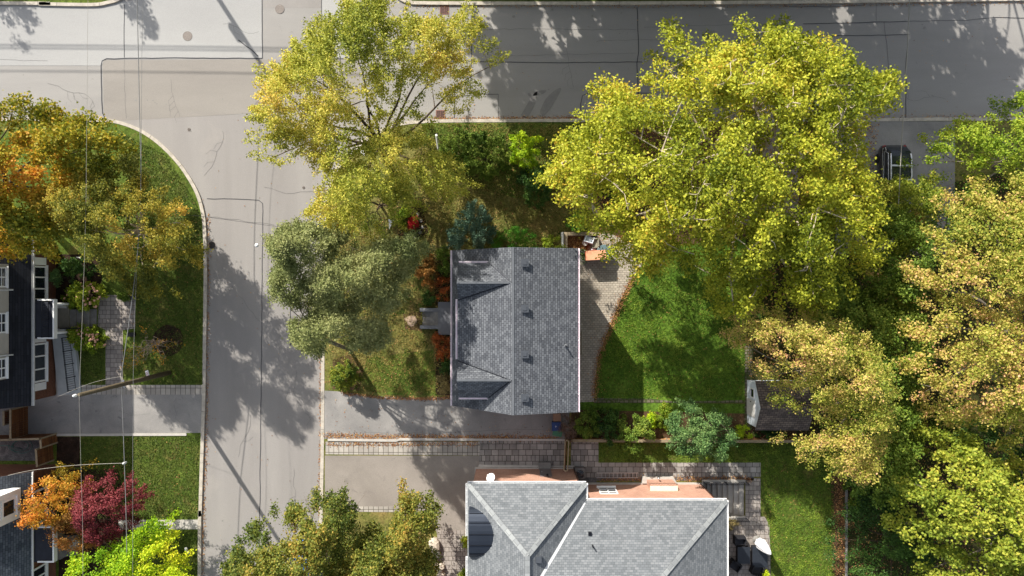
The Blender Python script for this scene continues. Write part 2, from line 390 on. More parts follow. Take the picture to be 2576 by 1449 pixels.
# tarred joints and cracks in the road
def wob(P, amp=0.7, step=18):
    out = []
    for a, b in zip(P[:-1], P[1:]):
        n = max(1, int(math.hypot(b[0] - a[0], b[1] - a[1]) / step))
        for i in range(n): out.append((a[0] + (b[0] - a[0]) * i / n + random.uniform(-amp, amp), a[1] + (b[1] - a[1]) * i / n + random.uniform(-amp, amp)))
    out.append(P[-1]); return out
def lines(name, L, mat, z, amp=0.7):
    m = M()
    for wd, P in L:
        Q = g2(wob(P, amp))
        m.ribbon(Q, wd, z - 0.001, z)
    struct(m, name, mat)
lines("tar_joint", [
    (0.055, [(313, 12), (313, 145)]), (0.075, [(268, 148), (420, 146), (660, 147)]), (0.07, [(268, 148), (257, 153), (254, 165), (256, 250), (259, 285), (266, 300)]),
    (0.06, [(660, -60), (660, 147)]), (0.05, [(521, 500), (600, 501), (652, 504), (661, 512), (660, 700), (658, 900), (655, 1150), (652, 1449), (650, 1700)]),
    (0.05, [(809, -60), (810, 146)]), (0.045, [(731, 770), (731, 868)]), (0.05, [(845, 148), (1100, 152), (1350, 158), (1615, 156)]),
    (0.05, [(1603, 18), (1605, 75), (1607, 130), (1602, 160), (1605, 202), (1607, 300)]), (0.045, [(1190, 20), (1187, 100), (1183, 240), (1143, 242)]), (0.055, [(1143, 225), (1143, 302)]),
    (0.04, [(1192, 236), (1253, 237)]), (0.025, [(1253, 237), (1254, 300)]), (0.045, [(1461, 300), (1461, 262), (1466, 241), (1480, 234), (1640, 235)]),
    (0.05, [(2020, 60), (2160, 57), (2280, 54)]), (0.03, [(2280, 54), (2430, 51), (2500, 44)]), (0.05, [(2500, 44), (2600, 47)]), (0.045, [(2040, 91), (2190, 89), (2287, 87)]),
    (0.045, [(2288, 0), (2286, 55), (2284, 110), (2279, 160), (2278, 300)]), (0.03, [(1973, 8), (1975, 17), (2080, 17), (2174, 14), (2174, 4)]),
    (0.02, [(2204, 8), (2204, 52)]), (0.022, [(2223, 56), (2230, 110), (2238, 200)]), (0.07, [(600, 101), (618, 115), (632, 125), (650, 142)])], TAR, 0.0145)
lines("road_crack", [(0.022, [(0, 151), (120, 153)]), (0.018, [(314, 150), (313, 220), (318, 298)]), (0.02, [(527, 545), (600, 554), (690, 566)]),
    (0.015, [(1620, 68), (1800, 64), (2000, 60)]), (0.015, [(1500, 103), (1680, 99)]), (0.018, [(1100, 72), (1600, 75)]), (0.015, [(1280, 140), (1600, 134)]), (0.014, [(2520, 202), (2560, 200)]),
    (0.018, [(665, 470), (720, 486), (812, 480)])], CRACK, 0.0142, 1.5)
_r = random.Random(17); CR = []
for u0, v0, a0, n in ((560, 330, 1.3, 9), (700, 620, 1.5, 12), (600, 1150, -1.2, 8), (745, 930, 1.8, 10), (120, 210, .2, 10), (430, 200, 1.2, 7), (1420, 110, 1.4, 8), (2050, 150, .1, 12), (2380, 250, 2.9, 8), (560, 60, .5, 7), (740, 1180, 1.4, 9), (1560, 250, .3, 8), (590, 720, 1.6, 8)):
    P = [(u0, v0)]; a = a0
    for i in range(n):
        a += _r.uniform(-.5, .5); P.append((P[-1][0] + 14 * math.cos(a), P[-1][1] + 14 * math.sin(a)))
        if _r.random() < .3: CR.append((.011, [P[-1], (P[-1][0] + 16 * math.cos(a + 1.1), P[-1][1] + 16 * math.sin(a + 1.1)), (P[-1][0] + 28 * math.cos(a + .7), P[-1][1] + 28 * math.sin(a + .7))]))
    CR.append((.014, P))
lines("road_crack", CR, CRACK, 0.0146, 1.2)
lines("driveway_crack", [(.016, [(440, 1018), (447, 1040), (443, 1052), (455, 1062), (462, 1088)]), (.014, [(905, 1086), (1100, 1090), (1300, 1078), (1395, 1084)]), (.012, [(1128, 1240), (1134, 1262), (1118, 1290), (1098, 1310)]), (.012, [(300, 1030), (330, 1044), (380, 1040)])], CRACK, 0.1115, 1.5)
m = M()
for P in ([(1310, 290), (1340, 240), (1352, 232), (1346, 262), (1326, 296)], [(1358, 282), (1372, 250), (1398, 226), (1412, 224), (1392, 262), (1368, 292)], [(1328, 234), (1372, 226), (1366, 236), (1332, 242)]):
    m.prism(g2(smooth_line(P + P[:1], 3)[:-1]), .011, .0136)
struct(m, "road_stain", plain("road_smudge", srgb(122, 119, 116), .9, var=.12))
# stains where cars stood
STAIN = plain("oil_stain", srgb(126, 123, 119), 0.8, var=0.15)
m = M()
for u, v, r in ((342, 252, 3), (371, 252, 1.6), (385, 253, 2), (390, 258, 1.5), (395, 261, 1.8), (418, 262, 1.6), (560, 249, 1.6), (595, 330, 1.5), (610, 285, 1.3), (1292, 42, 4), (1390, 24, 3), (1490, 40, 2.5), (1563, 33, 2), (2472, 34, 3), (2320, 62, 2), (560, 1310, 2.5), (690, 1065, 1.5), (2325, 70, 4), (480, 330, 1.8), (1700, 110, 3), (1450, 275, 2.5), (1380, 225, 1.8)):
    x, y, _ = G(u, v); m.prism([(x + r / S * random.uniform(.8, 1.2) * math.cos(q), y + r / S * random.uniform(.7, 1.1) * math.sin(q)) for q in np.linspace(0, 6.28, 10)[:-1]], 0.013, 0.0155)
struct(m, "road_stain", STAIN)

def sheet(name, poly, mat, z): return struct(M().sheet(g2(poly), z), name, mat)
def slabp(name, poly, mat, z0, z1): return struct(M().prism(g2(poly), z0, z1), name, mat)
# ---- west block
sheet("driveway", [(60, 990), (512, 990), (509, 1088), (60, 1092)], DRIVE, 0.108)
sheet("driveway", [(-200, 1000), (60, 990), (60, 1092), (-200, 1120)], DRIVE, 0.1065)
slabp("paver_band", [(203, 968), (513, 968), (513, 992), (203, 992)], PAV_S, 0.05, 0.112)
slabp("concrete_edging", [(140, 1090), (471, 1089), (471, 1095), (140, 1096)], CONC, 0.0, 0.16)
sheet("gravel_bed", [(145, 1098), (203, 1098), (203, 1175), (145, 1175)], MULCH, 0.112)
sheet("gravel_bed", [(-80, 1105), (112, 1105), (112, 1158), (-80, 1158)], GRAVEL, 0.112)
slabp("paved_walk", [(252, 742), (342, 742), (342, 826), (311, 830), (311, 968), (268, 968), (268, 830), (248, 820)], PAV_W, 0.05, 0.118)
slabp("concrete_walk", [(300, 1307), (500, 1306), (500, 1330), (300, 1331)], CONC, 0.05, 0.115)
lines("walk_joint", [(0.03, [(388, 1306), (388, 1331)]), (0.03, [(432, 1306), (432, 1331)]), (0.03, [(466, 1306), (466, 1331)])], CRACK, 0.1175, 0.1)
sheet("flower_bed", [(143, 640), (262, 640), (255, 742), (230, 770), (143, 770)], MULCH, 0.106)
sheet("flower_bed", [(150, 1180), (300, 1180), (330, 1330), (290, 1420), (150, 1460)], MULCH, 0.106)
x, y, _ = G(425, 856)
struct(M().prism([(x + 1.12 * math.cos(q) * random.uniform(.95, 1.05), y + 1.12 * math.sin(q) * random.uniform(.95, 1.05)) for q in np.linspace(0, 6.28, 25)[:-1]], 0.05, 0.13), "mulch_ring", MULCH)
# ---- east block
sheet("lawn", [(1060, 310), (1460, 308), (1460, 470), (1300, 500), (1100, 440)], LAWN, 0.1045)
sheet("lawn", [(1140, 470), (1460, 470), (1460, 640), (1140, 640)], LAWN_D, 0.103)
sheet("lawn", [(925, 900), (1090, 880), (1100, 995), (960, 992), (905, 975)], LAWN, 0.1042)
sheet("lawn", [(1490, 640), (1875, 600), (1875, 1010), (1490, 1012)], LAWN_B, 0.104)
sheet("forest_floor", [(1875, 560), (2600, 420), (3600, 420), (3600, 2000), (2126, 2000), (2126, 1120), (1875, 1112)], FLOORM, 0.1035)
sheet("forest_floor", [(1460, 310), (2210, 306), (2190, 470), (1875, 620), (1480, 620)], SOIL, 0.1032)
sheet("driveway", [(2100, 306), (2400, 306), (2400, 640), (2100, 640)], DRIVE, 0.108)
sheet("driveway", [(1830, 306), (2000, 306), (2010, 560), (1860, 560)], DRIVE2, 0.108)
sheet("flower_bed", [(1440, 1012), (1885, 1016), (2000, 1070), (2006, 1106), (1430, 1106)], SOIL, 0.106)
sheet("lawn", [(1440, 1010), (1885, 1016), (1885, 1040), (1440, 1030)], LAWN_B, 0.110)
sheet("driveway", [(817, 982), (850, 984), (930, 996), (1060, 1001), (1140, 998), (1432, 1000), (1432, 1104), (817, 1103)], DRIVE, 0.108)
slabp("concrete_edging", [(826, 1103), (1000, 1104), (1006, 1101), (1424, 1103), (1424, 1108), (1006, 1107), (998, 1110), (826, 1108)], CONC, 0.05, 0.19)
slabp("paver_band", [(820, 1110), (1208, 1110), (1208, 1145), (820, 1142)], PAV_S, 0.05, 0.112)
slabp("paved_walk", [(1208, 1108), (1420, 1108), (1420, 1172), (1205, 1172)], PAV_G, 0.05, 0.114)
sheet("driveway", [(818, 1145), (1208, 1146), (1208, 1420), (1100, 1420), (1100, 1335), (980, 1274), (818, 1272)], DRIVE2, 0.107)
slabp("paver_band", [(868, 1273), (995, 1273), (995, 1287), (868, 1286)], PAV_S, 0.05, 0.115)
sheet("lawn", [(818, 1287), (1085, 1287), (1098, 1460), (1080, 1900), (818, 1900)], LAWN_D, 0.1045)
slabp("paved_walk", [(1098, 1333), (1182, 1333), (1182, 1800), (1120, 1800), (1112, 1420)], PAV_W, 0.05, 0.116)
slabp("patio", [(1425, 640), (1455, 585), (1530, 585), (1640, 640), (1592, 692), (1565, 745), (1545, 792), (1522, 850), (1504, 900), (1496, 960), (1494, 1010), (1425, 1012)], PAV, 0.05, 0.13)
slabp("garden_path", [(1494, 1001), (1640, 1003), (1700, 1010), (1870, 1006), (1870, 1014), (1640, 1013), (1494, 1014)], PAV_M, 0.05, 0.116)
slabp("garden_path", [(1872, 870), (1892, 870), (1890, 1080), (1872, 1080)], PAV_M, 0.05, 0.1165)
sheet("lawn", [(1505, 1113), (2126, 1113), (2126, 1160), (1912, 1163), (1505, 1163)], LAWN, 0.1045)
slabp("paved_walk", [(1436, 1110), (1505, 1110), (1505, 1163), (1912, 1163), (1912, 1198), (1436, 1200)], PAV_G, 0.05, 0.114)
sheet("gravel_bed", [(1500, 1198), (1895, 1198), (1895, 1208), (1500, 1208)], GRAVEL, 0.12)
sheet("gravel_bed", [(1440, 1200), (1500, 1200), (1500, 1215), (1440, 1215)], GRAVEL, 0.118)
slabp("paved_walk", [(1874, 1201), (1912, 1203), (1912, 1298), (1874, 1298)], PAV_W, 0.05, 0.12)
slabp("patio", [(1760, 1298), (1922, 1298), (1934, 1320), (1937, 1400), (1937, 1700), (1760, 1700)], PAV_W, 0.05, 0.119)
sheet("lawn", [(1912, 1160), (2095, 1160), (2105, 1460), (2100, 1900), (1937, 1900), (1937, 1400), (1912, 1300)], LAWN, 0.1055)
sheet("flower_bed", [(2088, 1150), (2124, 1150), (2124, 1900), (2098, 1900)], SOIL, 0.1062)
slabp("concrete_edging", [(2124, 1150), (2129, 1150), (2129, 1900), (2124, 1900)], CONC_D, 0.0, 0.22)
slabp("concrete_edging", [(1205, 1168), (1444, 1170), (1444, 1182), (1200, 1182)], CONC, 0.05, 0.16)
sheet("leaf_drift", [(1424, 590), (1475, 590), (1478, 640), (1424, 640)], LITTER, 0.137)
sheet("flower_bed", [(998, 520), (1062, 515), (1078, 585), (1040, 608), (1000, 590)], MULCH, 0.107)
sheet("flower_bed", [(1088, 640), (1142, 640), (1142, 770), (1095, 770)], MULCH, 0.107)
sheet("flower_bed", [(1096, 830), (1142, 830), (1142, 995), (1096, 992)], MULCH, 0.107)
sheet("bare_path", [(1015, 790), (1058, 782), (1060, 832), (1020, 828)], SOIL, 0.1068)
sheet("soil_patch", [(838, 905), (880, 890), (915, 930), (905, 982), (838, 978)], SOIL, 0.1066)

# ------------------------------------------------------------------ foliage machinery (numpy)
RNG = np.random.default_rng(11)
class VN:
    "2-D value noise"
    def __init__(s, seed): s.g = np.random.default_rng(seed).random((64, 64))
    def __call__(s, x, y, sc):
        x = np.asarray(x) / sc + 100.3; y = np.asarray(y) / sc + 57.7
        xi = np.floor(x).astype(int); yi = np.floor(y).astype(int); fx = x - xi; fy = y - yi
        fx = fx * fx * (3 - 2 * fx); fy = fy * fy * (3 - 2 * fy); g = s.g
        a = g[xi % 64, yi % 64]; b = g[(xi + 1) % 64, yi % 64]; c = g[xi % 64, (yi + 1) % 64]; d = g[(xi + 1) % 64, (yi + 1) % 64]
        return (a * (1 - fx) + b * fx) * (1 - fy) + (c * (1 - fx) + d * fx) * fy
NZ = VN(3); NZ2 = VN(9); NZ3 = VN(21)
def inside(P, x, y):
    r = np.zeros(len(x), bool); n = len(P)
    for i in range(n):
        x1, y1 = P[i]; x2, y2 = P[(i + 1) % n]
        if y1 == y2: continue
        c = ((y1 > y) != (y2 > y)) & (x < (x2 - x1) * (y - y1) / (y2 - y1) + x1); r ^= c
    return r
def edged(P, x, y):
    d = np.full(len(x), 1e9); n = len(P)
    for i in range(n):
        x1, y1 = P[i]; x2, y2 = P[(i + 1) % n]; dx, dy = x2 - x1, y2 - y1; L = dx * dx + dy * dy + 1e-9
        t = np.clip(((x - x1) * dx + (y - y1) * dy) / L, 0, 1)
        d = np.minimum(d, np.hypot(x - x1 - t * dx, y - y1 - t * dy))
    return d
def norm(a): return a / (np.linalg.norm(a, axis=1, keepdims=True) + 1e-9)
def leaf_mesh(name, c, L, W, nrm, ax, tone, mat, parent, fold=0.25, **tg):
    n = len(c)
    if n == 0: return None
    b = norm(np.cross(nrm, ax)); a = np.cross(b, nrm)
    L = L[:, None]; W = W[:, None]; up = nrm * (W * fold)
    o0 = np.array(parent_world(parent)) if parent is not None else np.zeros(3)
    v = np.stack([c - a * L / 2, c + b * W / 2 + up + a * L * 0.08, c + a * L / 2, c - b * W / 2 + up + a * L * 0.08], 1).reshape(-1, 3) - o0
    me = bpy.data.meshes.new(name)
    me.vertices.add(4 * n); me.vertices.foreach_set("co", v.astype(np.float32).ravel())
    me.loops.add(4 * n); me.loops.foreach_set("vertex_index", np.arange(4 * n, dtype=np.int32))
    me.polygons.add(n); me.polygons.foreach_set("loop_start", np.arange(0, 4 * n, 4, dtype=np.int32))
    me.update(calc_edges=True)
    at = me.attributes.new("tone", 'FLOAT', 'FACE'); at.data.foreach_set("value", np.clip(tone, 0, 1).astype(np.float32))
    me.materials.append(mat)
    o = bpy.data.objects.new(name, me); COL.objects.link(o)
    if parent is not None: o.parent = parent
    return tag(o, **tg)

def crown_pts(P, h_edge, h_top, h_low, dens, gap, lobe, depth, lobes_n, seed, small=3.0, gsc=1.3):
    "clump centres filling a crown whose plan outline is P (metres)"
    rs = np.random.default_rng(seed); A = abs(tri2(P)); xs = [p[0] for p in P]; ys = [p[1] for p in P]
    n = int(A * dens * 2.2) + 20
    x = rs.uniform(min(xs), max(xs), int(n * (max(xs) - min(xs)) * (max(ys) - min(ys)) / max(A, .01))); y = rs.uniform(min(ys), max(ys), len(x))
    k = inside(P, x, y); x = x[k]; y = y[k]
    d = edged(P, x, y); Rm = d.max()
    k = rs.random(len(x)) < 1 / 2.2; x, y, d = x[k], y[k], d[k]
    t = np.clip(d / min(small, Rm), 0, 1); dome = np.sqrt(1 - (1 - t) ** 2)
    z = h_edge + (h_top - h_edge) * (0.62 * dome + 0.38 * d / Rm)
    # lobes: rounded sub-heads that stand up from the dome
    j = rs.choice(len(x), min(lobes_n, len(x)), replace=False)
    lx, ly = x[j], y[j]; lr = rs.uniform(0.7, 1.35, len(j)) * math.sqrt(A / math.pi / max(lobes_n, 1)) * 1.35; la = rs.uniform(-0.3, 1.0, len(j)) * lobe
    best = np.full(len(x), -9.0)
    for i in range(len(j)):
        q = 1 - ((x - lx[i]) ** 2 + (y - ly[i]) ** 2) / lr[i] ** 2
        best = np.maximum(best, np.where(q > 0, np.sqrt(np.maximum(q, 0)) * lobe + la[i], -9))
    gapm = best < -5
    best = np.where(gapm, -0.9 * lobe, best - 0.5 * lobe); z = z + best * np.clip(0.25 + t, 0, 1)
    g = NZ(x + seed * 7.1, y, gsc) * 0.7 + NZ2(x, y + seed * 3.3, gsc * 0.4) * 0.3
    keep = (g > gap) | (rs.random(len(x)) < 0.08)
    keep &= ~(gapm & (rs.random(len(x)) < min(0.9, gap * 1.6)))
    rim = np.clip(d / min(.16 * Rm + .35, .3 * Rm), 0, 1); keep &= (NZ3(x + seed, y, .9) * .8 + rs.random(len(x)) * .3) > (1 - rim) * .62
    dep = rs.exponential(depth, len(x)); dep = np.where(rs.random(len(x)) < 0.25, rs.random(len(x)) * (z - h_low), dep)
    zz = np.maximum(z - dep, h_low + rs.random(len(x)) * 0.4)
    return x[keep], y[keep], zz[keep], z[keep], rs

def branches(name, base, P, pts, fork, r0, mat, root, lean=(0, 0), nl=9, nsub=60, seed=1, droop=0.0, thick=1.0):
    rs = random.Random(seed); m = M()
    bx, by = base; fx, fy, fz = bx + lean[0], by + lean[1], fork
    tr = [(bx, by, 0.0), (bx + lean[0] * .1, by + lean[1] * .1, fork * .08), (bx + lean[0] * .45, by + lean[1] * .45, fork * .5), (fx, fy, fz)]
    m.tube(smooth_line(tr, 3), [r0 * 1.5] + [r0 * 1.15] * 2 + [r0] * 5 + [r0 * .8] * 2, 10)
    cx = sum(p[0] for p in P) / len(P); cy = sum(p[1] for p in P) / len(P)
    limbs = []
    n = len(pts[0])
    if n < 5: return m.build(name, mat, root, smooth=True)
    # main limbs: well spread targets
    cand = rs.sample(range(n), min(n, 400)); ch = []
    for _ in range(nl):
        bestc, bd = None, -1
        for c in cand:
            p = (pts[0][c], pts[1][c]); dd = min([math.dist(p, q) for q in ch] + [math.dist(p, (fx, fy)) * 1.2])
            if dd > bd: bestc, bd = c, dd
        ch.append((pts[0][bestc], pts[1][bestc])); c = bestc
        T = Vector((pts[0][c], pts[1][c], pts[2][c] - 0.3)); F = Vector((fx, fy, fz - rs.random() * fork * .2))
        mid = F.lerp(T, .45) + Vector((rs.uniform(-1, 1) * fork * .2, rs.uniform(-1, 1) * fork * .2, (T.z - F.z) * .22 + rs.uniform(-.3, .5)))
        q1 = F.lerp(mid, .5) + Vector((rs.uniform(-.3, .3), rs.uniform(-.3, .3), .2))
        L = smooth_line([tuple(F), tuple(q1), tuple(mid), tuple(mid.lerp(T, .5) + Vector((rs.uniform(-.4, .4), rs.uniform(-.4, .4), .1))), tuple(T)], 3)
        nn = len(L); rr = r0 * rs.uniform(.34, .5)
        m.tube(L, [rr * (1 - .88 * i / (nn - 1)) for i in range(nn)], 7); limbs.append((L, rr))
    for _ in range(nsub):
        c = rs.randrange(n); T = Vector((pts[0][c], pts[1][c], pts[2][c]))
        bl, bd = None, 1e9
        for L, rr in limbs:
            for i in range(2, len(L) - 1):
                dd = math.dist(L[i], T) + max(0, L[i][2] - T.z) * .5
                if dd < bd: bl, bd, bi = (L, rr), dd, i
        if bl is None: continue
        A = Vector(bl[0][bi]); mid = A.lerp(T, .5) + Vector((rs.uniform(-.25, .25), rs.uniform(-.25, .25), rs.uniform(0, .4)))
        r = thick * min(0.05, bl[1] * (1 - .88 * bi / len(bl[0])) * .6)
        m.tube([tuple(A), tuple(A.lerp(mid, .55)), tuple(mid), tuple(T)], [r, r * .8, r * .6, r * .2], 5, False)
        if bd > 1.2: limbs.append(([tuple(A), tuple(A.lerp(mid, .5)), tuple(mid), tuple(mid.lerp(T, .6)), tuple(T)], r * 1.2))
    return m.build(name, mat, root, smooth=True)

def tree(name, label, cat, poly, h_edge, h_top, base, mat, bark, L=.16, W=.11, h_low=None, dens=3.2, per=60, gap=.3, lobe=1.2, depth=.7,
         lobes=14, seed=1, spray=.45, sig=.2, droop=.15, fork=None, r0=.25, lean=(0, 0), nl=9, nsub=60, upn=.55, group=None, part="crown",
         wood="trunk", tonesc=3.0, tonemix=.55, small=3.0, gsc=1.3, ptseed=None, tonefn=None, closed=True, thick=1.0):
    P = [G(u, v, h_edge + (.22 * (h_top - h_edge) if h_top > 3 else 0))[:2] for u, v in (smooth_line(poly + poly[:1], 3)[:-1] if closed else poly)]
    # ragged outline
    P = [(p[0] + (float(NZ(p[0] * 3, p[1] * 3, 1.0)) - .5) * .5, p[1] + (float(NZ2(p[0] * 3, p[1] * 3, 1.0)) - .5) * .5) for p in P] if h_top > 3 else P
    if h_low is None: h_low = h_edge * .55
    bx, by, _ = G(base[0], base[1]); root = empty(name, (bx, by, 0.1 if h_top < 3 else 0.0), label, cat, group)
    x, y, z, zs, rs = crown_pts(P, h_edge, h_top, h_low, dens, gap, lobe, depth, lobes, seed, small, gsc)
    n = len(x); C = np.stack([x, y, z], 1)
    if per > 12: per = per * 1.7; L *= 1.15; W *= 1.25
    per_n = rs.poisson(per, n) + 2; idx = np.repeat(np.arange(n), per_n); N = len(idx)
    out = C - np.array([bx + lean[0], by + lean[1], (h_low * .6 + h_top * .25)])
    od = norm(out + rs.normal(0, .8, (n, 3)) * np.linalg.norm(out, axis=1, keepdims=True) * .45); od[:, 2] = od[:, 2] * .5 - droop; od = norm(od)
    t = rs.random(N) - .4
    c = C[idx] + od[idx] * (t * spray * 2)[:, None] + rs.normal(0, 1, (N, 3)) * sig * np.array([1, 1, .8]) * (1.15 - .5 * np.clip(t + .4, 0, 1))[:, None]
    c[:, 2] = np.maximum(c[:, 2], .12)
    nr = norm(rs.normal(0, 1, (N, 3)) * .75 + np.array([0, 0, upn]) + norm(out)[idx] * .25)
    nr[:, 2] = np.abs(nr[:, 2]); ax = norm(od[idx] * .7 + rs.normal(0, 1, (N, 3)) * .6)
    ax = norm(ax - nr * (ax * nr).sum(1, keepdims=True))
    LL = L * rs.uniform(.65, 1.25, N); WW = W * rs.uniform(.7, 1.2, N)
    tn = (NZ(x + seed, y, tonesc) * .6 + NZ2(x, y + z, tonesc * .3) * .4 - .5) * 1.7 + .5
    if tonefn is not None: tn = tonefn(x, y, z, tn)
    tone = tn[idx] * tonemix + (1 - tonemix) * .5 + rs.normal(0, .17, N)
    leaf_mesh(part, c, LL, WW, nr, ax, tone, mat, root)
    if fork is None: fork = h_low * .7
    branches(wood, (bx, by), P, (x, y, z + (.35 if thick > 1 else 0)), fork, r0, bark, root, lean, nl, nsub, seed, thick=thick)
    return root
def blob(u, v, ru, rv=None, n=14, wobb=.14, seed=0):
    r = random.Random(seed * 13 + int(u)); rv = rv or ru
    return [(u + ru * math.cos(q) * (1 + r.uniform(-wobb, wobb)), v + rv * math.sin(q) * (1 + r.uniform(-wobb, wobb))) for q in [2 * math.pi * i / n for i in range(n)]]
def shrub(label, u, v, ru, rv, h, mat, L=.09, W=.055, seed=1, cat="shrub", name="shrub", dens=9, per=55, gap=.12, group=None, bark=None, poly=None, tonefn=None, lobe=.25, upn=.5, sig=.1, spray=.16):
    he = h * .4
    k = CH / (CH - he)
    uu = 1288 + (u - 1288) ; return tree(name, label, cat, poly or blob(u, v, ru, rv, seed=seed), he, h, (1288 + (u - 1288) / 1.0 * (CH - he) / CH, 724.5 + (v - 724.5) * (CH - he) / CH), mat, bark or BARK,
        L, W, h_low=.12, dens=dens * 1.15, per=per * (1.25 if per > 12 else 1), gap=gap, lobe=lobe, depth=.22, lobes=9, seed=seed, spray=spray, sig=sig, droop=0, fork=.15, r0=.04,
        nl=5, nsub=10, upn=upn, group=group, part="foliage", wood="stem", tonesc=1.0, small=.8, gsc=.5, tonefn=tonefn)

# leaf materials: ramps from deep to bright tone
LM_MAPLE_OR = leafmat("leaves_orange_green", [srgb(96, 106, 30), srgb(134, 134, 38), srgb(170, 152, 44), srgb(194, 156, 50), srgb(196, 130, 46)])
LM_YELL = leafmat("leaves_yellow_olive", [srgb(84, 94, 34), srgb(116, 118, 42), srgb(150, 142, 52), srgb(186, 166, 66), srgb(208, 168, 74)])
LM_GOLD = leafmat("leaves_olive_gold", [srgb(62, 80, 32), srgb(92, 106, 42), srgb(122, 128, 52), srgb(152, 144, 62), srgb(186, 150, 70)])
LM_SILV = leafmat("leaves_pale_yellow", [srgb(108, 120, 44), srgb(142, 148, 52), srgb(172, 170, 66), srgb(200, 190, 84), srgb(206, 176, 84)])
LM_SYC = leafmat("leaves_sycamore", [srgb(90, 106, 30), srgb(130, 140, 38), srgb(164, 168, 48), srgb(190, 188, 64), srgb(200, 166, 60)])
LM_PINE = leafmat("needles_grey_green", [srgb(94, 104, 58), srgb(114, 122, 70), srgb(134, 138, 84), srgb(154, 154, 100)], .3)
LM_PINK = leafmat("leaves_pink_olive", [srgb(84, 104, 34), srgb(124, 136, 46), srgb(164, 162, 68), srgb(200, 180, 98), srgb(214, 162, 122)])
LM_OLIVE = leafmat("leaves_olive_yellow", [srgb(82, 102, 32), srgb(114, 132, 42), srgb(148, 158, 54), srgb(180, 180, 70), srgb(194, 174, 78)])
LM_LIGHT = leafmat("leaves_light_green", [srgb(86, 116, 30), srgb(124, 148, 40), srgb(162, 174, 56), srgb(196, 194, 70)])
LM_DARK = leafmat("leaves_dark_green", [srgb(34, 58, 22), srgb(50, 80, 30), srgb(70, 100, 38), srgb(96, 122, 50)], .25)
LM_MID = leafmat("leaves_mid_green", [srgb(62, 88, 28), srgb(88, 114, 38), srgb(118, 138, 50), srgb(150, 158, 66)], .3)
LM_LIME = leafmat("leaves_lime", [srgb(104, 146, 24), srgb(148, 180, 30), srgb(188, 204, 40), srgb(222, 214, 56)])
LM_RED = leafmat("leaves_crimson", [srgb(70, 26, 30), srgb(102, 38, 44), srgb(130, 54, 60), srgb(156, 82, 80)], .3)
LM_ORNG = leafmat("leaves_orange", [srgb(96, 98, 28), srgb(150, 126, 38), srgb(198, 152, 50), srgb(212, 134, 56)])
LM_BRNZ = leafmat("leaves_bronze", [srgb(104, 84, 36), srgb(140, 104, 50), srgb(168, 124, 64), srgb(180, 112, 56)])
LM_BLUE = leafmat("needles_blue_green", [srgb(50, 78, 62), srgb(72, 102, 82), srgb(100, 128, 104), srgb(134, 156, 128)], .2)
LM_YEW = leafmat("needles_bright_green", [srgb(40, 96, 26), srgb(60, 120, 30), srgb(90, 144, 40), srgb(134, 168, 56)], .25)
LM_RUST = leafmat("leaves_rust", [srgb(112, 66, 30), srgb(152, 78, 34), srgb(182, 96, 42), srgb(190, 124, 60)], .25)
LM_BRED = leafmat("leaves_bright_red", [srgb(130, 24, 28), srgb(176, 32, 38), srgb(206, 52, 50), srgb(120, 110, 40)], .25)
LM_BRN = leafmat("twigs_brown", [srgb(84, 66, 54), srgb(108, 86, 72), srgb(128, 104, 88)], .1)
LM_ASH = leafmat("leaves_dusty_green", [srgb(48, 78, 38), srgb(70, 102, 54), srgb(98, 128, 70), srgb(130, 152, 88)], .25)
LM_TAN = leafmat("leaves_tan", [srgb(110, 104, 60), srgb(146, 130, 84), srgb(170, 150, 100)], .25)
LM_CEDAR = leafmat("sprays_gold_green", [srgb(48, 74, 24), srgb(78, 104, 32), srgb(132, 136, 40), srgb(180, 166, 56)], .25)
LM_FALL = leafmat("fallen_leaf", [srgb(92, 62, 40), srgb(128, 86, 54), srgb(160, 112, 72), srgb(188, 150, 88)], .05)

# ------------------------------------------------------------------ trees
tree("maple_tree", "broad orange and green maple at the left edge above the black shingled house", "tree",
     [(-90, 330), (-60, 250), (0, 238), (60, 248), (95, 262), (130, 258), (150, 285), (188, 272), (220, 278), (224, 305), (250, 335), (292, 348), (298, 370), (268, 388), (262, 420), (225, 440), (190, 470), (168, 540), (165, 600), (120, 640), (40, 628), (-40, 640), (-100, 560)],
     6.5, 10.5, (60, 480), LM_MAPLE_OR, BARK, .17, .12, h_low=3.0, dens=5.4, per=74, gap=.12, lobe=1.5, lobes=20, seed=2, sig=.26, r0=.28, tonesc=2.6, tonemix=.75)
tree("locust_tree", "loose yellow and olive tree with pale limbs on the corner lawn left of the street", "tree",
     [(215, 395), (262, 384), (300, 400), (332, 396), (352, 420), (352, 450), (420, 486), (462, 512), (490, 560), (508, 600), (505, 655), (476, 664), (470, 704), (440, 708), (424, 680), (400, 712), (384, 748), (330, 742), (300, 700), (262, 690), (232, 660), (214, 620), (168, 594), (122, 560), (112, 538), (140, 500), (138, 468), (180, 444)],
     4.8, 9.5, (392, 590), LM_YELL, BARK_P, .115, .075, dens=6.6, per=84, gap=.22, lobe=1.3, lobes=22, seed=5, sig=.18, spray=.4, r0=.2, nl=12, nsub=90, tonesc=2.2, tonemix=.7)
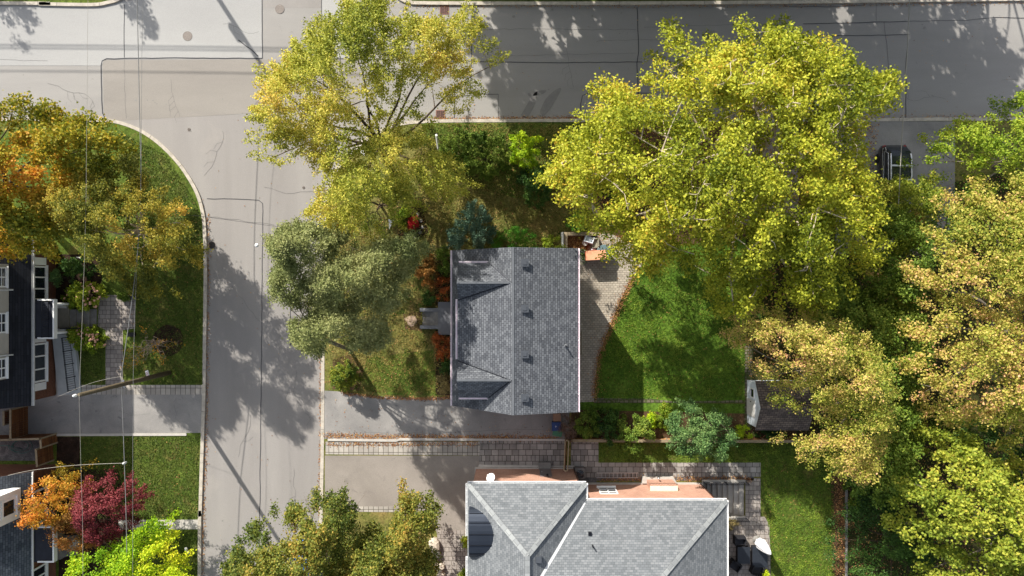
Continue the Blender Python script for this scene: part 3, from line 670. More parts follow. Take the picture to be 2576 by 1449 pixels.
tree("street_maple", "tall loose pale yellow tree with dark limbs at the road corner", "tree",
     [(612, 188), (640, 216), (668, 176), (716, 170), (722, 130), (770, 108), (752, 62), (790, 72), (835, 66), (866, 40), (872, -30), (950, -50), (1036, -24), (1042, 26), (1090, 60), (1130, 48), (1160, 8), (1190, -10), (1190, 40), (1214, 80), (1242, 110), (1262, 152), (1236, 152), (1190, 128), (1172, 134), (1170, 170), (1205, 205), (1196, 246), (1150, 236), (1102, 262), (1074, 298), (1052, 330), (1080, 372), (1150, 404), (1176, 452), (1130, 478), (1080, 470), (1044, 500), (1016, 552), (990, 588), (930, 598), (884, 612), (850, 596), (820, 560), (776, 526), (812, 470), (796, 432), (770, 404), (730, 376), (690, 416), (640, 392), (622, 380), (642, 330), (620, 290), (660, 256), (640, 236)],
     7.5, 13.2, (1004, 470), LM_SILV, BARK, .12, .075, h_low=4.0, dens=6.8, per=74, gap=.29, lobe=1.1, lobes=44, seed=8, sig=.16, spray=.62, droop=.2, fork=4.6, r0=.27, lean=(-.5, 2.2), nl=13, nsub=150, tonesc=2.4, tonemix=.6, gsc=1.5)
tree("young_maple", "low yellow green sapling tree under the tall pale yellow tree beside the curb", "tree",
     [(838, 470), (900, 430), (980, 450), (1050, 420), (1120, 430), (1168, 470), (1120, 500), (1060, 530), (1000, 545), (960, 600), (890, 600), (850, 560)],
     2.4, 5.0, (960, 520), LM_OLIVE, BARK, .11, .07, dens=3.4, per=50, gap=.45, lobe=.8, lobes=16, seed=9, sig=.16, r0=.1, tonesc=2.0)
tree("pine_tree", "soft grey green pine leaning over the street in front of the slate roofed house", "tree",
     [(655, 600), (684, 574), (716, 556), (752, 566), (790, 560), (836, 566), (862, 600), (902, 632), (960, 612), (1000, 596), (1052, 596), (1064, 636), (1034, 660), (1016, 700), (1000, 752), (966, 792), (968, 836), (936, 880), (898, 882), (866, 872), (834, 880), (802, 896), (760, 870), (736, 848), (742, 806), (790, 786), (800, 768), (746, 772), (700, 762), (678, 720), (684, 680), (712, 660), (674, 640)],
     7.6, 12.6, (884, 882), LM_PINE, BARK_G, .11, .065, h_low=5.4, dens=11, per=120, gap=.06, lobe=1.9, depth=.35, lobes=26, seed=12, sig=.2, spray=.3, droop=-.1, fork=4.5, r0=.13, lean=(-1.2, 1.4), nl=12, nsub=80, tonesc=2.2, tonemix=.7, upn=.6)
tree("sycamore_tree", "huge yellow green sycamore with white limbs over the road right of the slate roofed house", "tree",
     [(1690, 42), (1716, 40), (1726, 78), (1748, 104), (1776, 92), (1812, 84), (1832, 66), (1848, 28), (1872, 26), (1884, 76), (1908, 72), (1934, 56), (1972, 48), (2000, 100), (2050, 118), (2100, 128), (2126, 176), (2172, 200), (2214, 186), (2240, 222), (2248, 252), (2226, 276), (2210, 300), (2190, 325), (2200, 345), (2176, 370), (2160, 430), (2176, 475), (2210, 530), (2225, 610), (2214, 640), (2170, 700), (2120, 765), (2050, 780), (1960, 768), (1908, 725), (1880, 772), (1838, 776), (1822, 712), (1780, 684), (1730, 684), (1680, 680), (1640, 692), (1592, 672), (1556, 655), (1520, 628), (1516, 590), (1484, 578), (1462, 540), (1412, 528), (1378, 488), (1368, 444), (1394, 408), (1412, 360), (1440, 310), (1472, 282), (1510, 210), (1548, 198), (1580, 206), (1630, 188), (1634, 140), (1662, 118), (1676, 80)],
     9.0, 15.0, (1830, 470), LM_SYC, BARK_P, .155, .105, h_low=6.5, dens=5.0, per=80, gap=.34, lobe=.9, depth=1.1, lobes=110, seed=15, sig=.27, spray=.6, fork=5.5, r0=.5, nl=22, nsub=300, thick=1.9, tonesc=2.6, tonemix=.5)
tree("ash_tree", "light green spreading tree at the upper right beside the dark parked car", "tree",
     [(2338, 386), (2372, 366), (2362, 336), (2402, 320), (2436, 296), (2484, 282), (2486, 240), (2530, 248), (2576, 230), (2650, 210), (2700, 300), (2700, 440), (2600, 470), (2540, 470), (2500, 488), (2460, 478), (2420, 462), (2400, 442), (2350, 436), (2332, 410)],
     6.0, 10.5, (2500, 420), LM_LIGHT, BARK_G, .13, .085, dens=4.4, per=66, gap=.26, lobe=1.2, lobes=18, seed=18, sig=.2, r0=.22, tonesc=2.0)
tree("hedge_maple", "low light green tree crown just below the dark parked car", "tree",
     [(2190, 462), (2222, 450), (2262, 446), (2292, 450), (2330, 446), (2362, 462), (2372, 490), (2350, 540), (2330, 600), (2300, 640), (2250, 660), (2200, 620), (2180, 540)],
     4.0, 6.8, (2270, 560), LM_OLIVE, BARK_G, .12, .075, dens=7.0, per=76, gap=.08, lobe=.9, lobes=14, seed=21, sig=.18, r0=.15)
tree("red_maple", "large olive and pink flecked maple filling the right edge of the picture", "tree",
     [(2330, 620), (2322, 570), (2360, 540), (2390, 500), (2420, 490), (2460, 474), (2520, 446), (2600, 440), (2760, 500), (2800, 800), (2740, 1100), (2640, 1150), (2540, 1130), (2500, 1090), (2450, 1080), (2410, 1050), (2380, 1066), (2340, 1010), (2300, 960), (2280, 900), (2300, 860), (2280, 800), (2300, 740), (2286, 690)],
     9.0, 15.5, (2500, 820), LM_PINK, BARK_G, .14, .09, h_low=5.0, dens=5.0, per=72, gap=.24, lobe=1.8, lobes=46, seed=24, sig=.2, spray=.55, droop=.25, r0=.4, nl=16, nsub=120, tonesc=2.4, tonemix=.55, small=4)
tree("sugar_maple", "pink tinged maple overhanging the garden shed", "tree",
     [(1856, 800), (1900, 778), (1950, 764), (2010, 760), (2056, 762), (2100, 790), (2136, 830), (2190, 862), (2206, 900), (2226, 940), (2216, 1000), (2232, 1046), (2210, 1100), (2190, 1150), (2168, 1190), (2110, 1210), (2060, 1170), (2010, 1150), (2000, 1120), (2022, 1060), (2000, 1036), (1978, 1000), (1942, 962), (1912, 934), (1900, 900), (1860, 850)],
     8.0, 13.5, (2080, 980), LM_PINK, BARK_G, .115, .07, h_low=4.2, dens=5.6, per=74, gap=.24, lobe=1.4, lobes=26, seed=27, sig=.19, spray=.5, droop=.2, r0=.25, nl=12, nsub=90, tonesc=2.0, tonemix=.6)
tree("beech_tree", "shaded dark green tree between the shed and the right hand maples", "tree",
     [(2030, 700), (2240, 660), (2330, 720), (2330, 900), (2310, 1100), (2300, 1200), (2220, 1280), (2120, 1220), (2110, 1000), (2060, 860)],
     5.0, 8.0, (2220, 940), LM_MID, BARK_G, .15, .11, dens=5.2, per=66, gap=.2, lobe=1.2, lobes=24, seed=30, sig=.2, r0=.22)
tree("oak_tree", "yellow green tree with grey twigs in the lower right corner", "tree",
     [(2250, 1190), (2268, 1150), (2300, 1120), (2360, 1096), (2420, 1090), (2470, 1130), (2520, 1170), (2600, 1180), (2720, 1240), (2740, 1500), (2600, 1560), (2420, 1540), (2360, 1470), (2320, 1420), (2320, 1370), (2270, 1330), (2286, 1290), (2244, 1250)],
     8.0, 13.5, (2440, 1300), LM_OLIVE, BARK_G, .17, .11, h_low=5.0, dens=4.6, per=68, gap=.26, lobe=1.5, lobes=30, seed=33, sig=.2, spray=.5, r0=.3, nl=14, nsub=150, tonesc=2.2)
tree("cedar_tree", "dark green evergreen mass behind the concrete lawn edging at the lower right", "tree",
     [(2130, 1210), (2200, 1190), (2260, 1240), (2320, 1330), (2350, 1400), (2360, 1520), (2200, 1560), (2134, 1500), (2110, 1340), (2122, 1270)],
     3.0, 6.0, (2220, 1340), LM_DARK, BARK, .12, .06, dens=5, per=66, gap=.2, lobe=1.0, lobes=22, seed=36, sig=.18, r0=.16)
tree("spruce_tree", "dark green tree filling the gap at the far right edge", "tree",
     [(2420, 1060), (2600, 1090), (2700, 1200), (2600, 1260), (2500, 1200), (2440, 1140)], 4.0, 7.0, (2560, 1150), LM_DARK, BARK, .12, .07, dens=4, per=60, gap=.2, lobe=1, lobes=14, seed=38, sig=.2, r0=.2)
tree("linden_tree", "mid green tree under the right hand sycamore edge", "tree",
     [(2150, 480), (2330, 540), (2420, 470), (2500, 480), (2440, 560), (2350, 640), (2330, 760), (2200, 780), (2130, 700)], 4.5, 7.5, (2290, 640), LM_MID, BARK_G, .12, .08, dens=4, per=60, gap=.22, lobe=1.1, lobes=18, seed=39, sig=.2, r0=.2)
tree("norway_maple", "olive gold maple over the street at the bottom edge", "tree",
     [(574, 1380), (594, 1330), (630, 1308), (662, 1306), (692, 1326), (704, 1346), (716, 1340), (716, 1298), (752, 1280), (788, 1272), (818, 1244), (848, 1252), (876, 1270), (888, 1300), (892, 1330), (876, 1360), (850, 1420), (880, 1500), (760, 1560), (620, 1540), (576, 1450)],
     5.5, 9.5, (800, 1400), LM_GOLD, BARK_G, .14, .095, dens=8.5, per=76, gap=.06, lobe=1.2, lobes=18, seed=42, sig=.2, r0=.2, tonesc=1.6, nsub=80)
tree("norway_maple", "olive gold maple on the lawn left of the stone edging at the bottom", "tree",
     [(884, 1380), (900, 1360), (930, 1350), (960, 1340), (990, 1320), (990, 1252), (1010, 1244), (1050, 1266), (1072, 1284), (1092, 1308), (1086, 1350), (1060, 1380), (1080, 1410), (1096, 1450), (1080, 1520), (960, 1560), (870, 1500)],
     5.0, 8.5, (985, 1420), LM_GOLD, BARK_G, .14, .095, dens=8.5, per=76, gap=.06, lobe=1.1, lobes=16, seed=45, sig=.2, r0=.18, tonesc=1.6)
tree("dead_sapling", "leafless grey sapling reaching over the driveway between the two bottom maples", "tree",
     [(750, 1238), (800, 1230), (860, 1270), (930, 1236), (960, 1245), (930, 1300), (880, 1380), (830, 1330), (780, 1280)],
     4.5, 6.5, (850, 1400), LM_BRN, BARK_G, .05, .02, dens=2.2, per=3, gap=.1, lobe=.6, lobes=6, seed=46, sig=.1, r0=.08, nl=8, nsub=60)
tree("orange_maple", "small orange and gold maple at the corner of the lower left house", "tree",
     [(54, 1292), (70, 1268), (90, 1262), (78, 1232), (98, 1206), (118, 1188), (124, 1166), (140, 1180), (160, 1180), (190, 1182), (204, 1190), (200, 1220), (192, 1250), (160, 1280), (150, 1300), (130, 1318), (104, 1312), (70, 1300)],
     3.6, 6.0, (150, 1240), LM_ORNG, BARK, .11, .08, dens=6.5, per=66, gap=.2, lobe=.8, lobes=12, seed=48, sig=.15, r0=.09, tonesc=1.4, tonemix=.75)
tree("bronze_maple", "faded bronze japanese maple between the orange and crimson ones", "tree",
     [(160, 1290), (190, 1240), (204, 1236), (210, 1300), (236, 1350), (230, 1370), (200, 1394), (176, 1378), (150, 1352), (130, 1336)],
     2.6, 4.4, (205, 1310), LM_BRNZ, BARK, .1, .065, dens=7, per=66, gap=.18, lobe=.6, lobes=10, seed=50, sig=.14, r0=.08, tonesc=1.2)
tree("japanese_maple", "dense crimson japanese maple on the lower left lawn", "tree",
     [(176, 1290), (200, 1246), (206, 1200), (228, 1178), (252, 1186), (272, 1200), (292, 1196), (312, 1196), (334, 1190), (336, 1216), (362, 1224), (370, 1252), (368, 1290), (344, 1310), (326, 1340), (286, 1364), (246, 1362), (212, 1330)],
     3.0, 5.4, (272, 1276), LM_RED, BARK, .1, .06, dens=8, per=72, gap=.13, lobe=.9, lobes=20, seed=52, sig=.14, spray=.28, r0=.12, tonesc=1.6, tonemix=.6)
tree("golden_locust", "bright lime yellow tree at the bottom left corner", "tree",
     [(160, 1440), (162, 1416), (190, 1400), (214, 1400), (240, 1380), (280, 1376), (318, 1384), (330, 1350), (350, 1330), (372, 1306), (388, 1318), (394, 1360), (420, 1356), (430, 1380), (462, 1400), (474, 1440), (470, 1500), (380, 1560), (220, 1540), (165, 1490)],
     4.4, 7.4, (315, 1450), LM_LIME, BARK, .13, .085, dens=6, per=70, gap=.18, lobe=1.1, lobes=22, seed=55, sig=.18, r0=.14, tonesc=1.8, tonemix=.7)
tree("bare_sumac", "nearly leafless small tree with a few orange leaves over the paved walk", "tree",
     [(300, 860), (330, 838), (360, 818), (392, 834), (430, 850), (450, 880), (426, 910), (380, 925), (340, 930), (306, 900)],
     2.4, 3.6, (408, 856), LM_ORNG, BARK_TW, .12, .08, h_low=1.4, dens=6, per=11, gap=.35, lobe=.4, lobes=8, seed=58, sig=.1, r0=.07, nl=18, nsub=150, tonesc=1.0)
# trees beyond the upper edge of the picture: they throw the shade on the road
for i, (u, v, r, h, lb) in enumerate([(1130, -640, 340, 18, "round green tree beyond the road above the tall pale yellow tree"), (1640, -680, 410, 20, "tall green tree beyond the road above the sycamore"),
        (2060, -560, 370, 19, "broad green tree beyond the road above the right half of the road"), (1420, -430, 300, 15.5, "middle sized green tree beyond the road left of the sycamore"), (2380, -420, 230, 16, "green tree beyond the road above the parked dark car"),
        (1850, -330, 250, 13.5, "lower green tree beyond the road straight above the sycamore")]):
    tree("roadside_tree", lb, "tree", blob(u, v, r, r * .8, seed=60 + i), h * .55, h, (u, v), LM_MID, BARK_G, .42, .32, dens=3.2, per=42, gap=.1, lobe=1.5, lobes=20, seed=60 + i, sig=.35, r0=.3, nl=7, nsub=20, group="trees across the road")
for i, (u, v, r, h, lb) in enumerate([(-350, -390, 90, 8.5, "small tree beyond the road at the far upper left"), (40, -375, 52, 7.5, "small tree at the mouth of the side street")]):
    tree("roadside_tree", lb, "tree", blob(u, v, r, r, seed=70 + i), h * .5, h, (u, v), LM_MID, BARK_G, .2, .14, dens=3.0, per=40, gap=.3, lobe=.9, lobes=10, seed=70 + i, sig=.2, r0=.12, nl=7, nsub=20, group="trees across the road")

# ------------------------------------------------------------------ shrubs and plants
shrub("rounded green bush nearest the road kerb in the front corner bed", 1150, 372, 46, 42, 1.8, LM_MID, seed=80, dens=8)
shrub("wide mid green bush left of the bright yellow shrub", 1222, 392, 66, 62, 2.3, LM_MID, .11, .07, seed=81, gap=.15)
shrub("bright yellow green shrub beside the sycamore", 1322, 376, 44, 40, 3.4, LM_LIME, .11, .075, seed=82, poly=[(1278, 372), (1284, 342), (1312, 334), (1330, 340), (1362, 346), (1364, 384), (1344, 410), (1312, 424), (1286, 410)])
shrub("dark green bush right below the bright yellow shrub", 1340, 466, 36, 52, 2.4, LM_DARK, .1, .065, seed=83, poly=[(1306, 430), (1340, 404), (1368, 416), (1390, 440), (1386, 500), (1360, 520), (1322, 510), (1304, 470)])
shrub("blue green juniper against the top of the slate roofed house", 1184, 578, 58, 60, 2.6, LM_BLUE, .13, .04, seed=84, name="juniper_bush", poly=[(1168, 532), (1190, 512), (1222, 532), (1240, 570), (1236, 600), (1216, 628), (1170, 634), (1124, 620), (1118, 590), (1140, 560)], spray=.3, dens=10, lobe=.4)
shrub("bright green yew hedge against the top wall of the slate roofed house", 1298, 606, 58, 30, 1.7, LM_YEW, .08, .035, seed=85, name="yew_hedge", poly=[(1244, 600), (1262, 578), (1300, 570), (1340, 588), (1358, 606), (1352, 640), (1244, 640)])
shrub("light green bush between the yew hedge and the patio planter", 1390, 618, 38, 24, 1.2, LM_LIGHT, seed=86)
shrub("small green bush under the sycamore beside the timber planter", 1452, 562, 20, 22, 1.4, LM_YEW, .07, .04, seed=87)
shrub("loose yellow green plant in the round bed below the pale yellow tree", 1018, 545, 22, 22, 1.0, LM_LIGHT, seed=88, name="perennial_plant", cat="plant")
shrub("bright red burning bush in the round bed", 1040, 562, 11, 12, .7, LM_BRED, .08, .04, seed=89)
shrub("orange green bush above the front steps", 1078, 690, 30, 44, 1.6, LM_BRNZ, .09, .055, seed=90, gap=.25)
shrub("mixed green bush along the front wall of the slate roofed house", 1118, 660, 22, 36, 1.5, LM_MID, seed=91, gap=.2)
shrub("rust coloured bush against the front wall above the steps", 1116, 728, 24, 28, 1.5, LM_RUST, .07, .035, seed=92)
shrub("dark green low bush at the left of the front steps", 1082, 748, 16, 14, .9, LM_DARK, seed=93)
shrub("rust and olive bush against the front wall below the steps", 1114, 870, 26, 34, 1.6, LM_RUST, .07, .035, seed=94, tonefn=lambda x, y, z, t: t)
shrub("small dark green bush on the front wall below the rust coloured one", 1121, 920, 17, 18, 1.1, LM_DARK, seed=95)
shrub("tan ornamental bush at the bottom end of the front wall", 1120, 965, 18, 26, 1.1, LM_TAN, .1, .03, seed=96)
shrub("globe shaped gold and green cedar beside the driveway entrance", 868, 946, 35, 38, 2.3, LM_CEDAR, .09, .055, seed=97, name="globe_cedar", lobe=.12, gap=.0, dens=16)
shrub("pale variegated bush beside the hydrangea on the left", 160, 698, 24, 24, 1.3, LM_ASH, seed=98, gap=.2)
def hydrangea(label, poly, u, v, seed):
    r = shrub(label, u, v, 40, 30, 1.5, LM_LIGHT, .12, .08, seed=seed, name="hydrangea_bush", poly=poly, gap=.1)
    rs = random.Random(seed); m = M(); P = g2(poly)
    o = 0
    while o < 48:
        x = rs.uniform(min(p[0] for p in P), max(p[0] for p in P)); y = rs.uniform(min(p[1] for p in P), max(p[1] for p in P))
        if not inside(P, np.array([x]), np.array([y]))[0]: continue
        d = float(edged(P, np.array([x]), np.array([y]))[0]); z = .7 + .9 * min(1, math.sqrt(d / .9)); o += 1
        q = rs.uniform(.065, .1); k = (CH - z) / CH
        M().lathe([(q * .1, -q * .9), (q * .75, -q * .6), (q, 0), (q * .8, q * .6), (q * .25, q * .95)], (x * k, y * k, z), 7).build("flower_head", FLOWER, r, smooth=True)
FLOWER = plain("dried_hydrangea", srgb(206, 160, 134), 0.9, var=0.25, scale=9)
hydrangea("hydrangea with pinkish flower heads above the front steps of the left house", [(156, 740), (176, 722), (206, 712), (250, 716), (258, 744), (246, 772), (212, 778), (176, 768), (160, 756)], 206, 746, 101)
hydrangea("hydrangea with pinkish flower heads beside the ramp railing", [(178, 824), (200, 818), (232, 826), (256, 846), (268, 868), (248, 882), (214, 880), (186, 864)], 224, 850, 102)
shrub("added dark bush standing in for shade between the left house and the lawn tree", 208, 668, 50, 34, 1.5, LM_DARK, .1, .06, seed=119)  # bush added to darken the bed where the maple's shade falls short
shrub("small leafy plant at the corner of the paved walk on the left", 316, 746, 9, 8, .6, LM_MID, seed=103, name="potted_plant", cat="plant")
shrub("bushy green shrub at the left end of the back bed", 1478, 1066, 34, 36, 1.8, LM_MID, .1, .06, seed=104, gap=.15)
shrub("dark green shrub in the back bed left of the arching one", 1528, 1072, 36, 40, 2.0, LM_DARK, .1, .06, seed=105, gap=.15)
shrub("arching green shrub hanging over the timber retaining edge", 1586, 1088, 48, 60, 2.8, LM_MID, .11, .07, seed=106, poly=[(1556, 1060), (1580, 1040), (1610, 1040), (1640, 1070), (1640, 1100), (1610, 1110), (1618, 1140), (1594, 1136), (1570, 1130), (1552, 1100)], gap=.2)
shrub("variegated yellow plant in the back bed", 1634, 1058, 14, 16, 1.0, LM_LIME, .11, .07, seed=107)
shrub("low light green groundcover in the back bed before the round dark bush", 1672, 1050, 34, 28, .7, LM_LIGHT, .09, .05, seed=108, gap=.1)
tree("lilac_tree", "dense dusty green round crown overlapping the lawn strip below the back bed", "tree",
     [(1680, 1060), (1700, 1036), (1722, 1016), (1752, 1020), (1764, 1034), (1790, 1026), (1820, 1040), (1842, 1070), (1850, 1100), (1840, 1130), (1816, 1150), (1810, 1168), (1780, 1154), (1750, 1164), (1716, 1150), (1690, 1130), (1694, 1096), (1676, 1080)],
     3.0, 5.4, (1750, 1070), LM_ASH, BARK_G, .1, .07, dens=9, per=76, gap=.08, lobe=.8, lobes=18, seed=110, sig=.14, spray=.24, r0=.12, tonesc=1.2)
shrub("small yellow bush between the round dusty green tree and the shed", 1868, 1086, 20, 20, 1.4, LM_LIME, .08, .045, seed=111)
shrub("low dark shrub below the shed", 1940, 1092, 36, 14, .9, LM_DARK, seed=112)
shrub("bare brown twiggy bush beside the bins", 1432, 1070, 28, 34, 2.0, LM_BRN, .12, .018, seed=113, gap=.15, per=40, name="bare_bush")
shrub("tall green plant at the wall of the brick house above the stone walk", 1176, 1352, 10, 16, 1.0, LM_LIGHT, .16, .04, seed=114, name="yucca_plant", cat="plant")
shrub("small green plant near the bottom edge beside the pale roofed house", 1170, 1440, 9, 10, .5, LM_LIGHT, .1, .04, seed=115, name="perennial_plant", cat="plant")
shrub("dry tan grass clump under the stair railing", 1812, 1318, 44, 12, .6, LM_TAN, .2, .02, seed=116, name="dry_grass", cat="plant")
shrub("bright green plant at the lower right patio corner", 1920, 1448, 8, 10, .8, LM_LIME, seed=117, name="perennial_plant", cat="plant")
shrub("dark evergreen bush at the corner of the lower left house", 172, 1178, 16, 10, 2.0, LM_MAPLE_OR, .08, .05, seed=118)
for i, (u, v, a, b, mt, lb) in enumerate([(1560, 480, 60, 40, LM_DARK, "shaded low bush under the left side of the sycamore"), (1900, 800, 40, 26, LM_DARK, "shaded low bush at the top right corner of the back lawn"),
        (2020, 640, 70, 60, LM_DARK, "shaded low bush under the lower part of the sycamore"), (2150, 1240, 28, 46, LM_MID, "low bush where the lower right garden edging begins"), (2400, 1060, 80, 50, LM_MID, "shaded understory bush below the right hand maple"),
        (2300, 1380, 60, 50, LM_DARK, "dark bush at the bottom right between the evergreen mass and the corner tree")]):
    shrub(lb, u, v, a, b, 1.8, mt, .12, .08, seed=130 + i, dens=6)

# ------------------------------------------------------------------ house with the slate coloured roof
def strip(a, b, wd, up=0.02):
    "thin cap strip between two 3-D points"
    A, B = Vector(a), Vector(b); t = (B - A); n = Vector((-t.y, t.x, 0)); n.normalize(); n *= wd / 2
    return [A + n, B + n, B - n, A - n]
def gutter(parent, a, b, mat, w=.11, side=1, name="gutter", straps=.75):
    A, B = Vector(a), Vector(b); t = (B - A).normalized(); n = Vector((-t.y, t.x, 0)) * side
    m = M(); L = (B - A).length
    def bar(c0, c1, wd, h0, h1):
        P = [c0 - n * wd / 2, c1 - n * wd / 2, c1 + n * wd / 2, c0 + n * wd / 2]; m.prism([(p.x, p.y) for p in P], c0.z + h0, c0.z + h1)
    bar(A + n * w / 2, B + n * w / 2, w, -.10, -.085)
    bar(A + n * (w - .014), B + n * (w - .014), .03, -.085, .022); bar(A + n * .008, B + n * .008, .012, -.085, .0)
    k = 1
    while k * straps < L:
        c = A + t * (k * straps); m.obox((c.x + n.x * w * .45, c.y + n.y * w * .45, c.z + .018), (w * .95, .035, .012), math.atan2(n.y, n.x)); k += 1
    return m.build(name, mat, parent)
def window(parent, c, w, h, axis, frame=.07, panes=1, mat=WHITE, sill=True, rows=1):
    "upright window centred at c; axis: outward direction +x/-x/+y/-y"
    dx, dy = {'+x': (1, 0), '-x': (-1, 0), '+y': (0, 1), '-y': (0, -1)}[axis]; rot = math.atan2(dy, dx)
    R = lambda u, o, z: (c[0] + dx * o - dy * u, c[1] + dy * o + dx * u, c[2] + z)
    f = M()
    for u, z, sw, sh in ((0, h / 2 - frame / 2, w, frame), (0, -h / 2 + frame / 2, w, frame), (-w / 2 + frame / 2, 0, frame, h - 2 * frame), (w / 2 - frame / 2, 0, frame, h - 2 * frame)):
        f.obox(R(u, .03, z), (.08, sw, sh), rot)
    for i in range(1, panes): f.obox(R(-w / 2 + w * i / panes, .028, 0), (.074, frame * .8, h - 2 * frame), rot)
    for i in range(1, rows): f.obox(R(0, .025, -h / 2 + h * i / rows), (.07, w - 2 * frame, frame * .5), rot)
    win = f.build("window", mat, parent)
    M().obox(R(0, .012, 0), (.02, w - 2 * frame + .01, h - 2 * frame + .01), rot).build("pane", GLASS, win)
    if sill: M().obox(R(0, .075, -h / 2 - .035), (.16, w + .12, .06), rot).build("sill", mat, win)
    return win
H = empty("brick_house", (0.07, -2.7, 0.1), "slate shingled house with two small cross gables in the middle of the picture", "house")
xl, xr, yt, yb, ze, zr, zR = -4.04, 4.22, 2.54, -7.93, 3.95, 6.40, 7.57
ridge = (0.07, zR)
M().xprof([(-3.62, .08), (3.92, .08), (3.92, 6.36), (.07, 7.42), (-3.62, 4.18)], yb + .22, yt - .22).build("wall", BRK_D, H)
r = M(); r.slab([(xl, yb, ze), (.07, yb, zR), (.07, yt, zR), (xl, yt, ze)], .14)
r.slab([(.07, yb, zR), (xr, yb, zr), (xr, yt, zr), (.07, yt, zR)], .14)
roof = r.build("roof", SH_A, H)
# raised front between the cross gables
ya, yc = .336, -5.757; zc = 7.5; xf = -3.45
sz = lambda x: 6.35 + (x + 3.5) * (zR - 6.35) / 3.57
m = M(); m.slab([(-3.5, yc + 1.14, 6.35), (0.02, yc, sz(.02)), (0.02, ya, sz(.02)), (-3.5, ya - 1.14, 6.35)], .10)
m.build("roof", SH_A, H)
M().prism([(-3.3, yc + 1.0), (-.3, yc + 1.0), (-.3, ya - 1.0), (-3.3, ya - 1.0)], 4.2, 6.30).build("wall", BRK_D, H)
for y, s in ((ya, 1), (yc, -1)):
    e = y + s * 1.28; i = y - s * 1.12
    m = M()
    m.slab([(xf, y, zc), (-.03, y, zc), (-1.49, e, 6.2), (xf, e, 6.2)], .10)
    m.slab([(xf - .001, y, zc + .002), (-.03, y, zc + .002), (-3.4, i, 6.40), (xf - .001, i - s * .02, 6.36)], .10)
    g = m.build("roof_gable", SH_A, H)
    M().yprof([(y - 1.05, 4.3), (y + 1.05, 4.3), (y + 1.05, 6.32), (y, 7.34), (y - 1.05, 6.32)], -3.36, -1.7).build("wall", BRK_D, H)
    gutter(H, (xf + .02, e, 6.16) if s > 0 else (-1.52, e, 6.16), (-1.52, e, 6.16) if s > 0 else (xf + .02, e, 6.16), PINKW, side=1)
    window(H, (-3.37, y, 5.5), .9, 1.2, '-x', panes=2)
    M().slab(strip((xf, y, zc + .02), (-.05, y, zc + .02), .13), .02).build("ridge_cap", CAPM, H)
M().slab(strip((.07, yb, zR + .022), (.07, yt, zR + .022), .15), .03).build("ridge_cap", CAPM, H)
gutter(H, (xr, yb, zr - .03), (xr, yt, zr - .03), PINKW, side=-1, straps=1.15)
gutter(H, (xl, yb, ze - .03), (xl, yt, ze - .03), PINKW, side=1, straps=.85)
gutter(H, (-3.5, yc + 1.2, 6.30), (-3.5, ya - 1.05, 6.30), PINKW, side=1, straps=.95)
# valley strips
def valley(a, b, wd=.07):
    return M().slab(strip(a, b, wd), .02).build("valley_flashing", DARKM, H)
valley((-3.45, ya - 1.11, 6.46), (-.15, ya - .03, 7.53), .05); valley((-3.45, yc + 1.11, 6.46), (-.15, yc + .03, 7.53), .05)
valley((-1.50, ya + 1.28, 6.24), (-.1, ya + .03, 7.50), .05); valley((-1.50, yc - 1.28, 6.24), (-.1, yc - .03, 7.50), .05)
sr = lambda x: zR + (x - .07) * (zr - zR) / (xr - .07)
for v in (661, 776, 891, 1000):
    x, y = .80, (724.5 - v) * (CH - 7.45) / CH / S; z = sr(x)
    t = H; q = .17
    rv = M().prism([(x - q, y - q), (x + q, y - q), (x + q, y + q), (x - q, y + q)], z - .08, z + .16)
    vt = rv.build("roof_vent", plain("vent_grey", srgb(66, 70, 76), .6), H)
    hb = M(); hb.prism([(x - .24, y - .24), (x + .24, y - .24), (x + .24, y + .24), (x - .24, y + .24)], z + .15, z + .21); hb.prism([(x - .12, y - .12), (x + .12, y - .12), (x + .12, y + .12), (x - .12, y + .12)], z + .2, z + .25)
    o = hb.build("hood", plain("vent_grey", srgb(66, 70, 76), .6), vt, world=True)
x, y, z = G(1424, 871.5, 6.9); z = sr(x)
M().tube([(x, y, z - .05), (x, y, z + .42)], .055, 10).build("vent_pipe", DARKM, H, smooth=True)
M().lathe([(.16, 0), (.15, .02), (.07, .07)], (x, y, z - .01), 12).build("pipe_flashing", CAPM, H)
# doors and windows of the walls (mostly under the eaves)
M().box(-3.70, -3.62, -2.15, -1.15, .75, 2.85).build("door", plain("door_paint", srgb(70, 34, 30), .5), H)
for yy in (.9, -4.4, -6.6): window(H, (-3.62, yy, 2.2), 1.3, 1.2, '-x', panes=2)
for yy in (1.2, -3.6, -6.3): window(H, (3.92, yy, 4.9), 1.1, 1.1, '+x', panes=2)
for yy in (.6, -6.3): window(H, (3.92, yy, 2.2), 1.3, 1.2, '+x', panes=2)
M().box(3.92, 3.98, -2.6, -.9, .2, 2.3).build("door", GLASS, H)
for xx in (-1.6, 1.9): window(H, (xx, yb + .22, 4.6), 1.0, 1.1, '-y'); window(H, (xx, yt - .22, 4.6), 1.0, 1.1, '+y')
# landing and steps in front
x0, y0, _ = G(1102, 842, .7); x1, y1, _ = G(1150, 760, .7)
porch = M().box(x0, -3.62, y0, y1, .05, .72).build("porch", plain("painted_concrete", srgb(112, 114, 118), .8, var=.1), H)
for k in range(4):
    xa = x0 - .30 * (k + 1); M().box(xa, xa + .30, G(0, 822)[1] + .02, G(0, 782)[1] - .02, .05, .72 - .145 * (k + 1)).build("step", CONC_D, porch)
for v in (779, 822):
    yy = G(0, v)[1]; M().box(x0 - 1.32, x0, yy - .13, yy + .13, .05, .62).build("side_wall", plain("painted_concrete", srgb(112, 114, 118), .8, var=.1), porch, bevel=.012)

